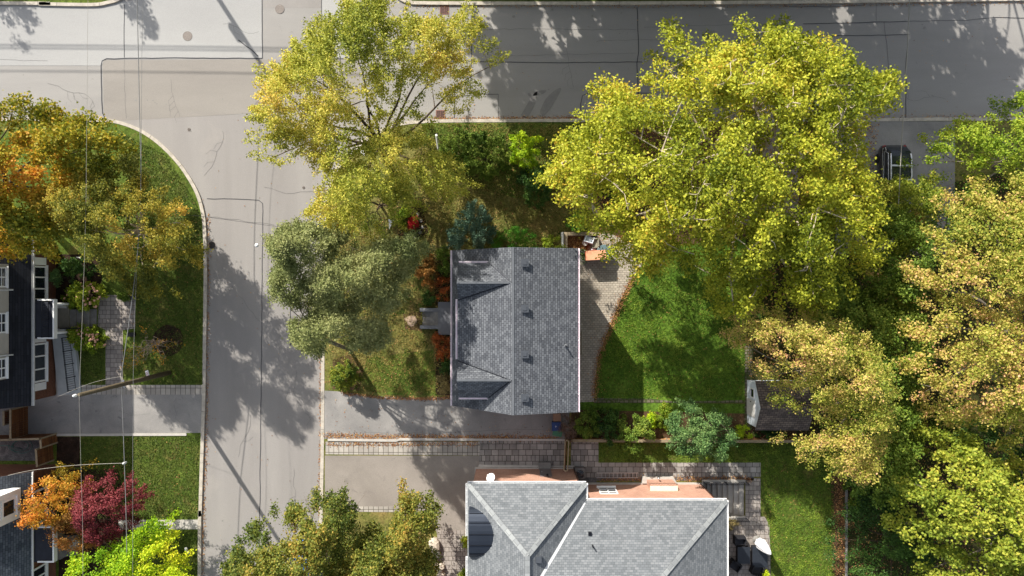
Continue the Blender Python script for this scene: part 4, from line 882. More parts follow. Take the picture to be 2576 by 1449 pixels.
# ------------------------------------------------------------------ pale roofed brick house at the bottom
def q(x, y, h): return (x / S, -y / S, h)
B = empty("brick_house", (2.5, -16.5, .1), "orange brick house with pale hipped roof and black curved canopy at the bottom", "house")
E = 5.4
w1 = M(); w1.prism([q(-90, 452, 0)[:2], q(157, 452, 0)[:2], q(157, 491, 0)[:2], q(474, 491, 0)[:2], q(474, 1000, 0)[:2], q(-90, 1000, 0)[:2]], .34, E - .03)
w1.xprof([(-88 / S, E - .1), (472 / S, E - .1), (205 / S, 8.42), (33 / S, 7.5)], -998 / S, -990 / S)
wall = w1.build("wall", BRK_R, B)
M().prism([q(-93, 449, 0)[:2], q(160, 449, 0)[:2], q(160, 488, 0)[:2], q(477, 488, 0)[:2], q(477, 1003, 0)[:2], q(-93, 1003, 0)[:2]], .02, .36).build("foundation", CONC, B)
r = M()
A_, Bp, C_, D_ = q(-100.4, 440.5, E), q(167, 440.5, E), q(33, 574, 7.72), q(33, 900, 7.72)
r.slab([A_, Bp, C_], .12); r.slab([A_, C_, D_, q(-100.4, 1000, E)], .12); r.slab([Bp, q(167, 479, E), q(33, 666, 7.72), C_], .12)
r.slab([q(167, 479, E), q(484, 479, E), q(205, 739, 8.64), q(33, 739, 8.64), q(33, 666, 7.73)], .12)
r.slab([q(484, 479, E), q(484, 1000, E), q(205, 1000, 8.64), q(205, 739, 8.64)], .12)
r.slab([q(205, 739, 8.64), q(205, 1000, 8.64), q(33, 1000, 7.72), q(33, 739, 8.64)], .12)
r.build("roof", SH_B, B)
def cap(a, b, wd=.3, mat=CAPB, nm="ridge_cap", up=.035):
    a = (a[0], a[1], a[2] + up); b = (b[0], b[1], b[2] + up); return M().slab(strip(a, b, wd), .03).build(nm, mat, B)
cap(A_, C_); cap(Bp, C_); cap(C_, q(33, 739, 7.72)); cap(q(484, 479, E), q(205, 739, 8.64)); cap(q(205, 739, 8.64), q(205, 1000, 8.64))
cap(q(165, 484, E + .02), q(33, 668, 7.74), .17, plain("white_flashing", srgb(188, 190, 190), .5), "valley_flashing", .05)
gutter(B, q(-100.4, 440.5, E - .02), q(167, 440.5, E - .02), WHITE, .12, 1); gutter(B, q(167, 479, E - .02), q(484, 479, E - .02), WHITE, .12, 1)
gutter(B, q(484, 479, E - .02), q(484, 1000, E - .02), WHITE, .12, 1); gutter(B, q(-100.4, 560, E - .02), q(-100.4, 440.5, E - .02), WHITE, .12, 1)
gutter(B, q(167, 440.5, E - .02), q(167, 479, E - .02), WHITE, .12, 1); gutter(B, q(-100.4, 1000, E - .02), q(-100.4, 606, E - .02), WHITE, .12, 1)
# curved canopy roof over the entrance
cy, hw, rise = -15.87, 1.66, 1.02; a0 = -2.78
prof = [(cy + hw * math.cos(t), E + .02 + rise * math.sin(t)) for t in np.linspace(0, math.pi, 17)]
M().yprof([(cy - hw, E - .2)] + prof[::-1] + [(cy + hw, E - .2)], a0, -.9).build("canopy_roof", METROOF, B, smooth=False)
sm = M()
for t in (.62, 1.05, 1.5, 1.95, 2.45):
    yy = cy + hw * math.cos(t); zz = E + .03 + rise * math.sin(t); sm.box(a0 + .02, -2.91 + (zz - E) / .6 + .02, yy - .012, yy + .012, zz - .02, zz + .035)
sm.build("roof_seams", DARKM, B)
# chimney breast with a pale slab
m = M(); x0, y0, _ = G(1626, 1204, .3); x1, _, _ = G(1690, 1204, .3)
ch = M(); ch.box(x0, x1, y0 - .45, y0, .05, 1.75); ch.slab([(x0, y0 - .45, 1.76), (x1, y0 - .45, 1.76), (x1, y0, 1.6), (x0, y0, 1.6)], .1)
cb = ch.build("fireplace_breast", BRK_R, B)
M().box(x0 - .05, x1 + .05, y0 - .62, y0 - .08, 1.9, 1.98).build("cap_slab", plain("cream_slab", srgb(226, 208, 184), .8), cb)
M().prism([(x0 - .35, y0 - .3), (x0 - .25, y0 + .14), (x1 + .1, y0 + .14), (x1 + .35, y0 - .3)], .05, .5).build("hearth_base", CONC, cb)
xx, yy, _ = G(1656, 1207, 1.2); M().tube([(xx, yy + .12, 1.0), (xx, yy + .12, 1.35)], .06, 10).build("flue_pipe", ALU, cb, smooth=True)
yw = q(0, 491, 0)[1]
window(B, (G(1529, 1228, 2.0)[0], yw, 2.0), 1.25, 1.5, '+y', panes=2, rows=3)
yl = q(0, 452, 0)[1]
M().box(G(1355, 0, .6)[0], G(1386, 0, .6)[0], yl, yl + .5, .3, .5).build("step", CONC_D, B)
dr = M().box(G(1357, 0, 1)[0], G(1386, 0, 1)[0], yl, yl + .06, .5, 2.5).build("door", plain("grey_door", srgb(120, 112, 110), .5), B)
M().box(G(1357, 0, 1)[0] + .12, G(1357, 0, 1)[0] + .18, yl + .06, yl + .11, 1.4, 1.46).build("handle", ALU, dr)
xx, yy, _ = G(1376, 1188, 2.2); M().lathe([(.07, 0), (.1, .08), (.07, .2), (.03, .24)], (xx, yl + .16, 2.6), 10).build("wall_lamp", BLACK, B, smooth=True)
for gx, g0, gy in ((157, 452, 0), (474, 491, 0)):
    p = q(gx, g0, 0); M().tube([(p[0] - .08, p[1] + .05, .1), (p[0] - .08, p[1] + .05, E - .2), (p[0] + .02, p[1] + .2, E - .08)], .045, 8).build("downpipe", plain("brown_metal", srgb(70, 44, 36), .5), B, smooth=True)
for u, v, hh in ((1486.5, 1351, 6.9),):
    x, y, _ = G(u, v, hh); z = E + .43 * (-y - 479 / S); M().box(x - .1, x + .1, y - .1, y + .1, z - .05, z + .14).build("roof_vent", DARKM, B)
x, y, _ = G(1494, 1383, 7.3); z = E + .43 * (-y - 479 / S); M().tube([(x, y, z - .05), (x, y, z + .45)], .05, 10).build("vent_pipe", DARKM, B, smooth=True)
x, y, _ = G(1355, 1405, 7.2); z = 7.72 - .595 * (x - 33 / S); M().box(x - .2, x + .2, y - .2, y + .2, z - .2, z + .2).build("roof_vent", plain("vent_grey", srgb(66, 70, 76), .6), B, bevel=.02)
# dish
x, y, _ = G(1236, 1204, 4.6)
D = empty("satellite_dish", (x, yl + .02, 4.6), "white satellite dish on the orange brick wall under the pale roof", "satellite dish")
m = M(); rr = .3; ax = Vector((-.45, .6, .66)).normalized(); a1 = ax.cross(Vector((0, 0, 1))).normalized(); a2 = ax.cross(a1); c0 = Vector((x, yl + .5, 4.75)); n = 20
rings = [[c0 + ax * (.09 * (k / 5) ** 2) + (a1 * math.cos(2 * math.pi * j / n) + a2 * math.sin(2 * math.pi * j / n) * 1.12) * rr * k / 5 for j in range(n)] for k in range(1, 6)]
for off in (0, -.02):
    i0 = len(m.v); m.v.append(tuple(c0 + ax * off))
    for R_ in rings: m.v += [tuple(p + ax * off) for p in R_]
    for j in range(n): m.f.append((i0, i0 + 1 + j, i0 + 1 + (j + 1) % n))
    for k in range(4):
        for j in range(n): m.f.append((i0 + 1 + k * n + j, i0 + 1 + (k + 1) * n + j, i0 + 1 + (k + 1) * n + (j + 1) % n, i0 + 1 + k * n + (j + 1) % n))
m.build("dish", WHITE, D, smooth=True)
M().tube([(x, yl, 4.5), (x, yl + .3, 4.5), tuple(c0 - ax * .03)], .025, 8).build("mount", ALU, D, smooth=True)
e = c0 + ax * .38 + Vector((-.05, 0, -.1)); M().tube([tuple(c0 - a2 * .28), tuple(e)], .014, 6).obox(tuple(e), (.09, .09, .14), .5).build("feed_arm", WHITE, D)

# stairwell
SW = empty("basement_stairs", (G(1820, 1254)[0], G(1820, 1254)[1], 0.1), "concrete basement stairs going down beside the pale roofed house", "stairs")
x0, y0, _ = G(1766, 1296); x1, y1, _ = G(1872, 1212); ns = 9; tw = (x1 - x0) / ns
for k in range(ns):
    M().box(x1 - tw * (k + 1), x1 - tw * k, y0, y1, -2.3, .02 - .19 * (k + .3)).build("step", CONC, SW)
M().box(x0 - .05, x1 + .02, y1, y1 + .2, -2.3, .32).build("side_wall", CONC, SW); M().box(x0 - .05, x1 + .02, y0 - .2, y0, -2.3, .32).build("side_wall", CONC, SW)
M().box(x0 - .2, x0, y0, y1, -2.3, .1).build("end_wall", CONC_D, SW)
def railing(label, P, h, base=.32, step=.13, mat=DARKM, posts=1.4, name="metal_railing", r=.012, top=.025):
    L = [Vector((p[0], p[1], base)) for p in P]; c = sum(L, Vector()) / len(L)
    R_ = empty(name, (c.x, c.y, base), label, "railing")
    m = M()
    for a, b in zip(L[:-1], L[1:]):
        for z in (.1, h): m.obox(((a.x + b.x) / 2, (a.y + b.y) / 2, base + z), ((b - a).length, top * 1.2, top), math.atan2(b.y - a.y, b.x - a.x))
    m.build("rail", mat, R_)
    m = M()
    for a, b in zip(L[:-1], L[1:]):
        n = int((b - a).length / step)
        for i in range(1, n): p = a.lerp(b, i / n); m.tube([(p.x, p.y, base + .1), (p.x, p.y, base + h)], r, 4, False)
    bl = m.build("balusters", mat, R_)
    for a, b in zip(L[:-1], L[1:]):
        n = max(1, round((b - a).length / posts))
        for i in range(n + 1): p = a.lerp(b, i / n); M().obox((p.x, p.y, base + h / 2), (.045, .045, h + .06)).build("post", mat, R_)
    return R_
railing("black metal railing along the upper side of the basement stairs", [(x0, y1 + .1), (x1, y1 + .1)], .85)
railing("black metal railing on the lower side of the basement stairs", [(x0 + .2, y0 - .1), (x1, y0 - .1)], .85)

# ------------------------------------------------------------------ left houses
def lefthouse(label, ve0, ve1, dorm, yext, roofm, hE=3.3, hasporch=None, shed=None):
    y0 = G(0, ve1, hE)[1]; y1 = G(0, ve0, hE)[1]; xe = (155 - 1288) / S; xw = (143 - 1288) / S
    Hh = empty("brick_house", (xw - 3, (y0 + y1) / 2, .1), label, "house")
    xr_, zr_ = xe - 4.6, hE + 4.6
    M().xprof([(xw - 8.6, .08), (xw, .08), (xw, hE + .05), (xr_, zr_ - .22), (xw - 8.6, hE + .3)], y0 + .25, y1 - .25).build("wall", BRK_D, Hh)
    r = M(); r.slab([(xe, y0, hE), (xr_, y0, zr_), (xr_, y1, zr_), (xe, y1, hE)][::-1], .12); r.slab([(xr_, y0, zr_), (xr_ - 4.6, y0, hE), (xr_ - 4.6, y1, hE), (xr_, y1, zr_)][::-1], .12)
    r.build("roof", roofm, Hh)
    return Hh, xe, xw, y0, y1, xr_, zr_
LH, xe, xw, y0, y1, xrr, zrr = lefthouse("dark roofed house at the left edge with a beige dormer front and white windows", 600, 1021, None, None, SH_C)
gutter(LH, (xe, y0, 3.27), (xe, y1, 3.27), WHITE_D, .18, -1, straps=99)
# long beige dormer
xd = (124 - 1288) / S; ya1 = G(0, 664, 5)[1]; yb1 = G(0, 956, 5)[1]
dm = M().xprof([(xd, 3.6), (xd, 7.2), (xrr + .3, 7.75), (xrr + .3, 3.6)], yb1, ya1).build("dormer", SIDING, LH)
M().slab([(xd + .25, yb1 - .2, 7.25), (xd + .25, ya1 + .2, 7.25), (xrr, ya1 + .2, 7.9), (xrr, yb1 - .2, 7.9)], .1).build("dormer_roof", SH_C, LH)
for v in (697, 813, 928): window(LH, (xd, G(0, v, 5.2)[1], 5.15), 1.35, 1.35, '+x', panes=2, rows=3, frame=.1)
for v, (a, b) in ((729, (.9, .5)), (893, (.9, .5))):
    p = G(22, v, 4.4); M().tube([(xd + .06, p[1], 7.1), (xd + .06, p[1], 4.5), (xd + .35, p[1], 4.25)], .05, 8).build("downpipe", WHITE_D, LH, smooth=True)
# wall windows under the eave
for v, hw_ in ((712, 1.15), (912, 1.3)):
    yy = G(0, v, 1.9)[1]
    window(LH, (xw, yy, 2.05), 2 * hw_ * 1.05, 1.6, '+x', panes=3, frame=.12)
    for s_ in (-1, 1): M().box(xw, xw + .05, yy + s_ * (hw_ * 1.05 + .32) - .26, yy + s_ * (hw_ * 1.05 + .32) + .26, 1.25, 2.9).build("shutter", WHITE, LH)
# flat porch roof with white fascia and balcony railing
def porchroof(Hh, va, vb, h=3.1, uo=137, ui=70):
    xa, ya_, _ = G(ui, va, h); xb, yb_, _ = G(uo, vb, h)
    pr = M().box(xa, xb, yb_, ya_, h - .25, h).build("porch_roof", FLAT, Hh)
    f = M(); t = .09; f.box(xb - t, xb + .01, yb_, ya_, h - .3, h + .07); f.box(xa + .7, xb - t, ya_ - t, ya_ + .01, h - .3, h + .07); f.box(xa + .7, xb - t, yb_ - .01, yb_ + t, h - .3, h + .07)
    f.build("fascia", WHITE, pr)
    return xa, xb, yb_, ya_
xa, xb, yb_, ya_ = porchroof(LH, 753, 852)
railing("black balcony railing on the flat porch roof of the left house", [(xb - .35, yb_ + .15), (xb - .35, ya_ - .15)], .8, base=3.1, step=.15)
for yy in (yb_ + .35, ya_ - .35): M().tube([(xb - .25, yy, .5), (xb - .25, yy, 2.85)], .09, 12).build("porch_post", WHITE, LH, smooth=True)
# landing, steps and ramp
LN = empty("entrance_steps", (G(190, 800)[0], G(190, 800)[1], .1), "flagstone landing with concrete steps in front of the left house", "steps")
M().box(G(132, 0)[0], G(190, 0)[0], G(0, 828)[1], G(0, 772)[1], .05, .78).build("landing", plain("flagstone", srgb(128, 124, 112), .9, var=.2, scale=1.5), LN)
for k in range(4):
    a = G(190 + 14 * k, 0)[0]; M().box(a, a + 14 / S, G(0, 822)[1], G(0, 778)[1], .05, .78 - .155 * (k + 1) + .03).build("step", CONC_D, LN)
for v in (771, 829): M().box(G(138, 0)[0], G(186, 0)[0], G(0, v)[1] - .1, G(0, v)[1] + .1, .05, 1.0).build("side_wall", WHITE_D, LN, bevel=.03)
slabp("ramp", [(128, 853), (182, 850), (202, 992), (146, 996)], CONC, .05, .13)
struct(M().slab([G(131, 842, .75), G(184, 840, .75), G(204, 990, .16), G(146, 994, .16)], .3), "ramp", plain("ramp_concrete", srgb(168, 172, 172), .8, var=.12, scale=1.2))
def rail3(label, A, Bq, h, posts, step=.16, name="metal_railing"):
    A, Bq = Vector(A), Vector(Bq); c = A.lerp(Bq, .5); R_ = empty(name, tuple(c), label, "railing")
    m = M()
    for z in (.12, h - .1, h): m.tube([tuple(A + Vector((0, 0, z))), tuple(Bq + Vector((0, 0, z)))], .028 if z == h else .018, 6)
    m.build("rail", DARKM, R_); m = M(); n = int((Bq - A).length / step)
    for i in range(1, n): p = A.lerp(Bq, i / n); m.tube([tuple(p + Vector((0, 0, .12))), tuple(p + Vector((0, 0, h)))], .012, 4, False)
    m.build("balusters", DARKM, R_)
    for i in range(posts + 1): p = A.lerp(Bq, i / posts); M().tube([tuple(p), tuple(p + Vector((0, 0, h + .04)))], .03, 8).build("post", DARKM, R_)
    return R_
rail3("long black railing on the concrete ramp of the left house", G(178, 848, .75), G(193, 979, .2), 1.05, 4)
rail3("short black handrail beside the entrance steps of the left house", G(172, 825, .8), G(240, 824, .2), .9, 2, step=9)
M().prism(g2([(118, 1008), (225, 974), (226, 978), (118, 1013)], .3), .05, .3)
# lower left house
L2, xe, xw, y0, y1, xrr, zrr = lefthouse("blue grey roofed house in the lower left corner with a small white dormer", 1188, 1700, None, None, SH_D)
gutter(L2, (xe, y0, 3.27), (xe, y1, 3.27), WHITE, .1, -1, straps=.8)
ya1 = G(0, 1240, 5.2)[1]; yb1 = G(0, 1316, 5.2)[1]
xd = G(26, 0, 5.0)[0]
M().xprof([(xd, 4.0), (xd, 6.3), (xd - 2.8, 7.4), (xd - 2.8, 4.0)], yb1, ya1).build("dormer", WHITE, L2)
M().slab([(xd + .2, yb1 - .15, 6.35), (xd + .2, ya1 + .15, 6.35), (xd - 2.7, ya1 + .15, 7.5), (xd - 2.7, yb1 - .15, 7.5)], .1).build("dormer_roof", SH_D, L2)
window(L2, (xd, (ya1 + yb1) / 2, 5.2), 1.2, 1.3, '+x', panes=1, frame=.14)
porchroof(L2, 1324, 1414)
for v in (1255, 1290, 1448):
    window(L2, (xw, G(0, v, 1.9)[1], 2.0), 1.4, 1.5, '+x', panes=2, frame=.13)
P_ = empty("porch_deck", (G(150, 1380)[0], G(150, 1380)[1], .1), "grey concrete porch with steps in front of the lower left house", "porch")
M().box(xw, G(165, 0)[0], G(0, 1400)[1], G(0, 1335)[1], .05, .6).build("landing", CONC_D, P_)
for k in range(3): a = G(165, 0)[0] + .33 * k; M().box(a, a + .33, G(0, 1395)[1], G(0, 1345)[1], .05, .6 - .14 * (k + 1)).build("step", CONC_D, P_)
def lathe_thing(name, label, cat, prof, loc, mat, n=14, group=None):
    m = M().lathe(prof, (0, 0, 0), n); o = m.build(name, mat, smooth=True); o.location = loc; return tag(o, label, cat, group)
lathe_thing("pumpkin", "large orange pumpkin on the porch of the lower left house", "pumpkin", [(.05, 0), (.26, .05), (.34, .2), (.3, .36), (.14, .42), (.03, .4), (.03, .5)], G(160, 1366, .6), plain("pumpkin_skin", srgb(170, 84, 22), .5, var=.2, scale=8), 12)
lathe_thing("garden_urn", "pale stone birdbath half hidden under the bronze leaves", "birdbath", [(.18, 0), (.1, .1), (.08, .5), (.36, .62), (.38, .68), (.3, .62), (.02, .6)], G(200, 1362, .1), CONC, 16)

# ------------------------------------------------------------------ cedar fences
def boards(label, A, Bq, h, name="wooden_fence", mat=CEDAR, capm=TIMB, thick=.05, base=.1, posts=2.4, capw=.14):
    A, Bq = Vector((A[0], A[1], 0)), Vector((Bq[0], Bq[1], 0)); d_ = Bq - A; L = d_.length; rot = math.atan2(d_.y, d_.x); c = A.lerp(Bq, .5)
    F_ = empty(name, (c.x, c.y, base), label, "fence")
    m = M(); n = max(2, int(L / .15))
    for i in range(n): p = A.lerp(Bq, (i + .5) / n); m.obox((p.x, p.y, base + h / 2), (L / n * .93, thick * .5, h), rot)
    m.build("board_panel", mat, F_)
    M().obox((c.x, c.y, base + h + .02), (L, capw, .04), rot).build("top_rail", capm, F_)
    k = max(1, round(L / posts))
    for i in range(k + 1): p = A.lerp(Bq, i / k); M().obox((p.x, p.y, base + h / 2 + .03), (.1, .1, h + .06), rot).build("post", capm, F_)
    return F_
hf = 1.8
gp = lambda u, v: G(u, v, hf)[:2]
boards("brown cedar fence in front of the left driveway end", gp(29, 1106), gp(29, 1030), hf)
boards("brown cedar gate at the end of the left driveway", gp(12, 1068), gp(12, 1035), hf, name="wooden_gate")
boards("brown cedar fence between the left driveway and the gravel yard", gp(-60, 1108), gp(104, 1103), hf)
boards("short cedar fence at the end of the gravel yard", gp(104, 1103), gp(106, 1126), hf)
boards("cedar fence beside the gravel yard next to the orange maple", gp(93, 1130), gp(96, 1172), hf)
# garden hose
hp = [(0, 1120)] + [(24 + 0, 1120), (60, 1128)] + [(55 + 24 * math.cos(t) + 6 * math.sin(t * .31), 1122 + 15 * math.sin(t) + 3 * math.cos(t * .7)) for t in np.linspace(2.6, 16, 60)]
M().tube([(*G(u, v)[:2], .135 + .012 * i / 60) for i, (u, v) in enumerate(hp)], .014, 6).build("garden_hose", plain("hose_green", srgb(52, 112, 100), .5), smooth=True, label="coiled green garden hose on the gravel behind the cedar fence", cat="hose")

# ------------------------------------------------------------------ utility pole and wires
px, py, _ = G(428, 937)
U = empty("utility_pole", (px, py, .1), "grey wooden utility pole standing on the lawn left of the street", "utility pole")
M().tube([(px, py, .05), (px, py, 5.5), (px, py, 10.9)], [.175, .15, .12], 14).build("pole", POLEM, U, smooth=True)
M().lathe([(.05, 0), (.09, .04), (.05, .1), (.09, .14), (.05, .2), (.07, .26), (.02, .3)], (px - .28, py - .05, 10.75), 10).build("insulator", WHITE, U, smooth=True)
M().tube([(px - .3, py - .05, 10.78), (px, py, 10.7)], .03, 6).build("bracket", ALU, U)
M().tube([(px - .02, py + .2, 6.2), (px + .02, py - .25, 6.2), (px - .03, py - .3, 5.9)], .035, 6).lathe([(.05, 0), (.08, .05), (.05, .12)], (px - .02, py + .2, 6.15), 8).build("clamp", ALU, U)
def wire(label, P, r=.016, mat=None, name="power_line", group=None):
    Q = [G(*p) for p in P]; Q = smooth_line(Q, 6) if len(Q) > 2 else Q
    o = M().tube(Q, r, 5).build(name, mat or WIRE, smooth=True); tag(o, label, "power line", group); return o
WIRE = plain("wire_grey", srgb(120, 120, 118), .5); WIREB = plain("wire_black", srgb(40, 40, 44), .5); WIREL = plain("wire_pale", srgb(150, 146, 136), .6)
wire("thick cable running down the left lawn to the clamp on the wooden pole", [(343, -80, 6.6), (350, 240, 6.2), (354, 483, 6.1), (340, 690, 6.2), (305, 947, 6.3)], .026)
wire("thick cable from the pole clamp down over the green lawn past the crimson maple", [(305, 947, 6.3), (313, 1165, 6.0), (318, 1330, 6.1), (322, 1600, 6.4)], .024)
wire("thin wire running beside the thick cable over the paved walk", [(362, -80, 7.2), (357, 130, 6.9), (354, 483, 6.8), (342, 720, 6.9), (335, 960, 7.1), (334, 1240, 6.8), (334, 1600, 7.0)], .012)
wire("pale high wire above the left house meeting the top of the wooden pole", [(222, -80, 10.9), (218, 330, 10.4), (216, 520, 10.3), (210, 720, 10.5), (199, 992, 10.95)], .009, WIREL)
wire("pale high wire from the pole top down across the left driveway", [(199, 992, 10.95), (204, 1190, 10.5), (208, 1340, 10.4), (209, 1600, 10.7)], .009, WIREL)
wire("twisted service cable sagging from the clamp towards the left house", [(305, 947, 6.3), (262, 955, 5.4), (212, 970, 4.6), (118, 1010, 3.5)], .009, WIREL)
wire("pale service cable across the orange maple to the lower left house", [(313, 1165, 6.0), (230, 1168, 5.6), (160, 1173, 5.2), (75, 1184, 4.9), (20, 1196, 4.7)], .013, WIREL)
wire("thin dark cable crossing the street to the slate roofed house", [(354, 527, 6.1), (520, 546, 5.2), (690, 569, 4.8), (900, 595, 4.8), (1139, 626, 5.0)], .012, WIREB)
wire("twisted cable crossing the road above the dark parked car", [(2290, -80, 7.0), (2284, 100, 6.4), (2277, 210, 6.2), (2266, 400, 6.2), (2260, 520, 6.4)], .03, WIREL)
x, y, _ = G(313, 1165, 6.0)
lathe_thing("cable_splice", "pale splice fitting where two cables meet over the green lawn", "splice", [(.02, -.25), (.07, -.2), (.09, 0), (.07, .15), (.02, .2)], (x, y, 6.0), WHITE_D, 8)
# pole outside the frame that throws the long shadow on the road
qx, qy = (357 - 1288) / S, (724.5 + 301) / S
U2 = empty("utility_pole", (qx, qy, .1), "wooden utility pole beyond the road outside the top of the picture", "utility pole")
M().tube([(qx, qy, .05), (qx, qy, 5.5), (qx, qy, 10.9)], [.2, .17, .14], 12).build("pole", POLEM, U2, smooth=True)
M().obox((qx - .3, qy, 8.6), (.5, .4, .9)).build("transformer", ALU, U2, bevel=.05)
for h, s0, lb in ((10.9, 0, "topmost wire along the far side of the road"), (9.75, 6, "middle wire along the far side of the road"), (9.3, -6, "lowest wire along the far side of the road")):
    yy = [(724.5 + 301 + s0 + t) / S for t in (-40, 0, -50)]
    Q = smooth_line([(qx - 45, yy[0] + 1.3, h), (qx - 20, yy[0] + .9, h - .35), (qx, yy[1], h), (qx + 22, yy[2] + .6, h - .4), (qx + 50, yy[2] + .2, h)], 6)
    o = M().tube(Q, .034, 5).build("power_line", WIREB, smooth=True); tag(o, lb, "power line")
# no-parking sign beside the pole
x, y, _ = G(371, 941, 2.9)
SG = empty("parking_sign", (x, y, .1), "small white no parking sign beside the wooden utility pole", "sign")
T = Matrix.Translation((x, y, 2.9)) @ Matrix.Rotation(math.radians(14), 4, 'Z') @ Matrix.Rotation(math.radians(-32), 4, 'Y')
def onsign(m_, pts): return [tuple(T @ Vector(p)) for p in pts]
def plate(w_, h_, z0, z1, cx=0, cz=0):
    P = [(cx - w_ / 2, cz - h_ / 2), (cx + w_ / 2, cz - h_ / 2), (cx + w_ / 2, cz + h_ / 2), (cx - w_ / 2, cz + h_ / 2)]; m = M()
    V = [T @ Vector((-0, 0, 0))]; lo = [tuple(T @ Vector((a, b, z0))) for a, b in P]; hi = [tuple(T @ Vector((a, b, z1))) for a, b in P]
    i = len(m.v); m.v += lo + hi
    for f_ in ((3, 2, 1, 0), (4, 5, 6, 7), (0, 1, 5, 4), (1, 2, 6, 5), (2, 3, 7, 6), (3, 0, 4, 7)): m.f.append(f_)
    return m
plate(.38, .5, -.004, .004).build("plate", WHITE, SG)
m = M(); n = 24
for k in range(n):
    a, b = 2 * math.pi * k / n, 2 * math.pi * (k + 1) / n
    m.face([T @ Vector((-.05 + r_ * .8 * math.cos(t), r_ * math.sin(t), .006)) for r_, t in ((.1, a), (.13, a), (.13, b), (.1, b))])
m.face([T @ Vector(p) for p in ((-.13, -.085, .006), (-.11, -.1, .006), (.03, .085, .006), (.01, .1, .006))])
m.build("red_ring", plain("sign_red", srgb(176, 30, 50), .5), SG)
m = M()
for cx in (.075, .12, .155):
    for k in range(5): m.face([T @ Vector((cx + a, -.18 + k * .075 + b, .006)) for a, b in ((-.012, 0), (.012, 0), (.012, .05), (-.012, .05))])
m.face([T @ Vector((-.06 + a, b, .0065)) for a, b in ((-.04, -.03), (.045, -.03), (.045, -.005), (-.04, -.005))]); m.face([T @ Vector((-.06 + a, b, .0065)) for a, b in ((-.0, -.005), (.045, -.005), (.045, .03), (0, .03))])
m.build("lettering", plain("sign_black", srgb(30, 34, 38), .6), SG)
M().tube([(x - .1, y - .2, 2.9), (px, py, 2.9)], .015, 6).tube([(x + .05, y, 2.85), (x + .1, y - .22, 2.9)], .015, 6).build("bracket", ALU, SG)

# ------------------------------------------------------------------ drains and manholes
def manhole(label, u, v, r, dark=False, grate=False):
    x, y, _ = G(u, v); R_ = r / S; mt = plain("manhole_iron", srgb(150, 142, 134), .8, var=.15, scale=8) if not dark else plain("manhole_dark", srgb(50, 48, 48), .7)
    o = empty("manhole_cover", (x, y, .012), label, "manhole cover")
    M().lathe([(R_, .0), (R_, .012), (R_ * .9, .014), (R_ * .88, .006)], (x, y, .012), 28).build("rim", plain("manhole_rim", srgb(120, 112, 106), .8), o)
    M().lathe([(R_ * .87, 0), (R_ * .87, .009), (.001, .0095)], (x, y, .012), 28).build("lid", mt, o)
    m = M(); n = 7
    for k in range(-n, n + 1):
        yy = k / (n + 1) * R_ * .84; L = math.sqrt(max(0, (R_ * .84) ** 2 - yy * yy)); m.obox((x, y + yy, .0235), (2 * L, R_ * .035, .004), .3 if False else 0)
    m.build("ribs", plain("manhole_rib", srgb(110, 100, 94), .8) if not dark else BLACK, o)
manhole("round manhole cover on the pale asphalt at the upper left", 472, 91, 12); manhole("faint round manhole cover at the top edge of the side street", 704, 23, 11.5)
manhole("manhole cover beside the left edge of the pale yellow tree", 652, 263, 10); manhole("small round valve cover near the left road corner", 476, 326, 4)
manhole("small round valve cover left of the pine", 764, 472, 3.5); manhole("round dark gully grate at the left kerb of the street", 533, 617, 10, True)
def grate(label, u, v):
    x, y, _ = G(u, v); o = empty("storm_drain", (x, y, .01), label, "storm drain")
    M().box(x - .34, x + .34, y - .33, y + .33, .002, .018).build("frame", plain("rusty_iron", srgb(132, 96, 86), .8, var=.2, scale=6), o)
    M().box(x - .28, x + .28, y - .27, y + .27, .002, .021).build("black_plate", BLACK, o)  # flat black plate stands in for the dark of the drain below
    m = M()
    for s_ in (-1, 1):
        for k in range(8): m.obox((x + s_ * .14, y - .24 + k * .068, .024), (.24, .02, .008), s_ * .5)
    m.obox((x, y, .024), (.03, .54, .009)); m.build("bars", plain("rusty_iron", srgb(132, 96, 86), .8), o)
grate("storm drain with slanted bars at the near kerb below the pale yellow tree", 1108, 288); grate("storm drain at the far kerb near the top edge", 1118, 25)

# ------------------------------------------------------------------ vehicles
def loft(m, secs, close=True):
    "secs: list of closed rings (same count)"
    i0 = len(m.v); n = len(secs[0])
    for s_ in secs: m.v += [tuple(p) for p in s_]
    for k in range(len(secs) - 1):
        for j in range(n): m.f.append((i0 + k * n + j, i0 + k * n + (j + 1) % n, i0 + (k + 1) * n + (j + 1) % n, i0 + (k + 1) * n + j))
    if close: m.f.append(tuple(i0 + n - 1 - j for j in range(n))); m.f.append(tuple(i0 + (len(secs) - 1) * n + j for j in range(n)))
def ring(y, w_, z0, z1, rz=.12, cr=.2):
    # cross section in XZ with rounded upper corners, tumblehome
    P = [(-w_, z0 + .08), (-w_, (z0 + z1) / 2), (-w_ * .985, z1 - cr), (-w_ * .93, z1 - cr * .4), (-w_ * .8, z1 - .02), (-w_ * .4, z1), (w_ * .4, z1), (w_ * .8, z1 - .02), (w_ * .93, z1 - cr * .4), (w_ * .985, z1 - cr), (w_, (z0 + z1) / 2), (w_, z0 + .08), (w_ * .9, z0), (-w_ * .9, z0)]
    return [(x, y, z) for x, z in P]
RACKM = plain("rack_silver_glint", srgb(232, 234, 240), .3, .2, spec=.8)  # near-white colour paints in the bright reflection on the silver metal
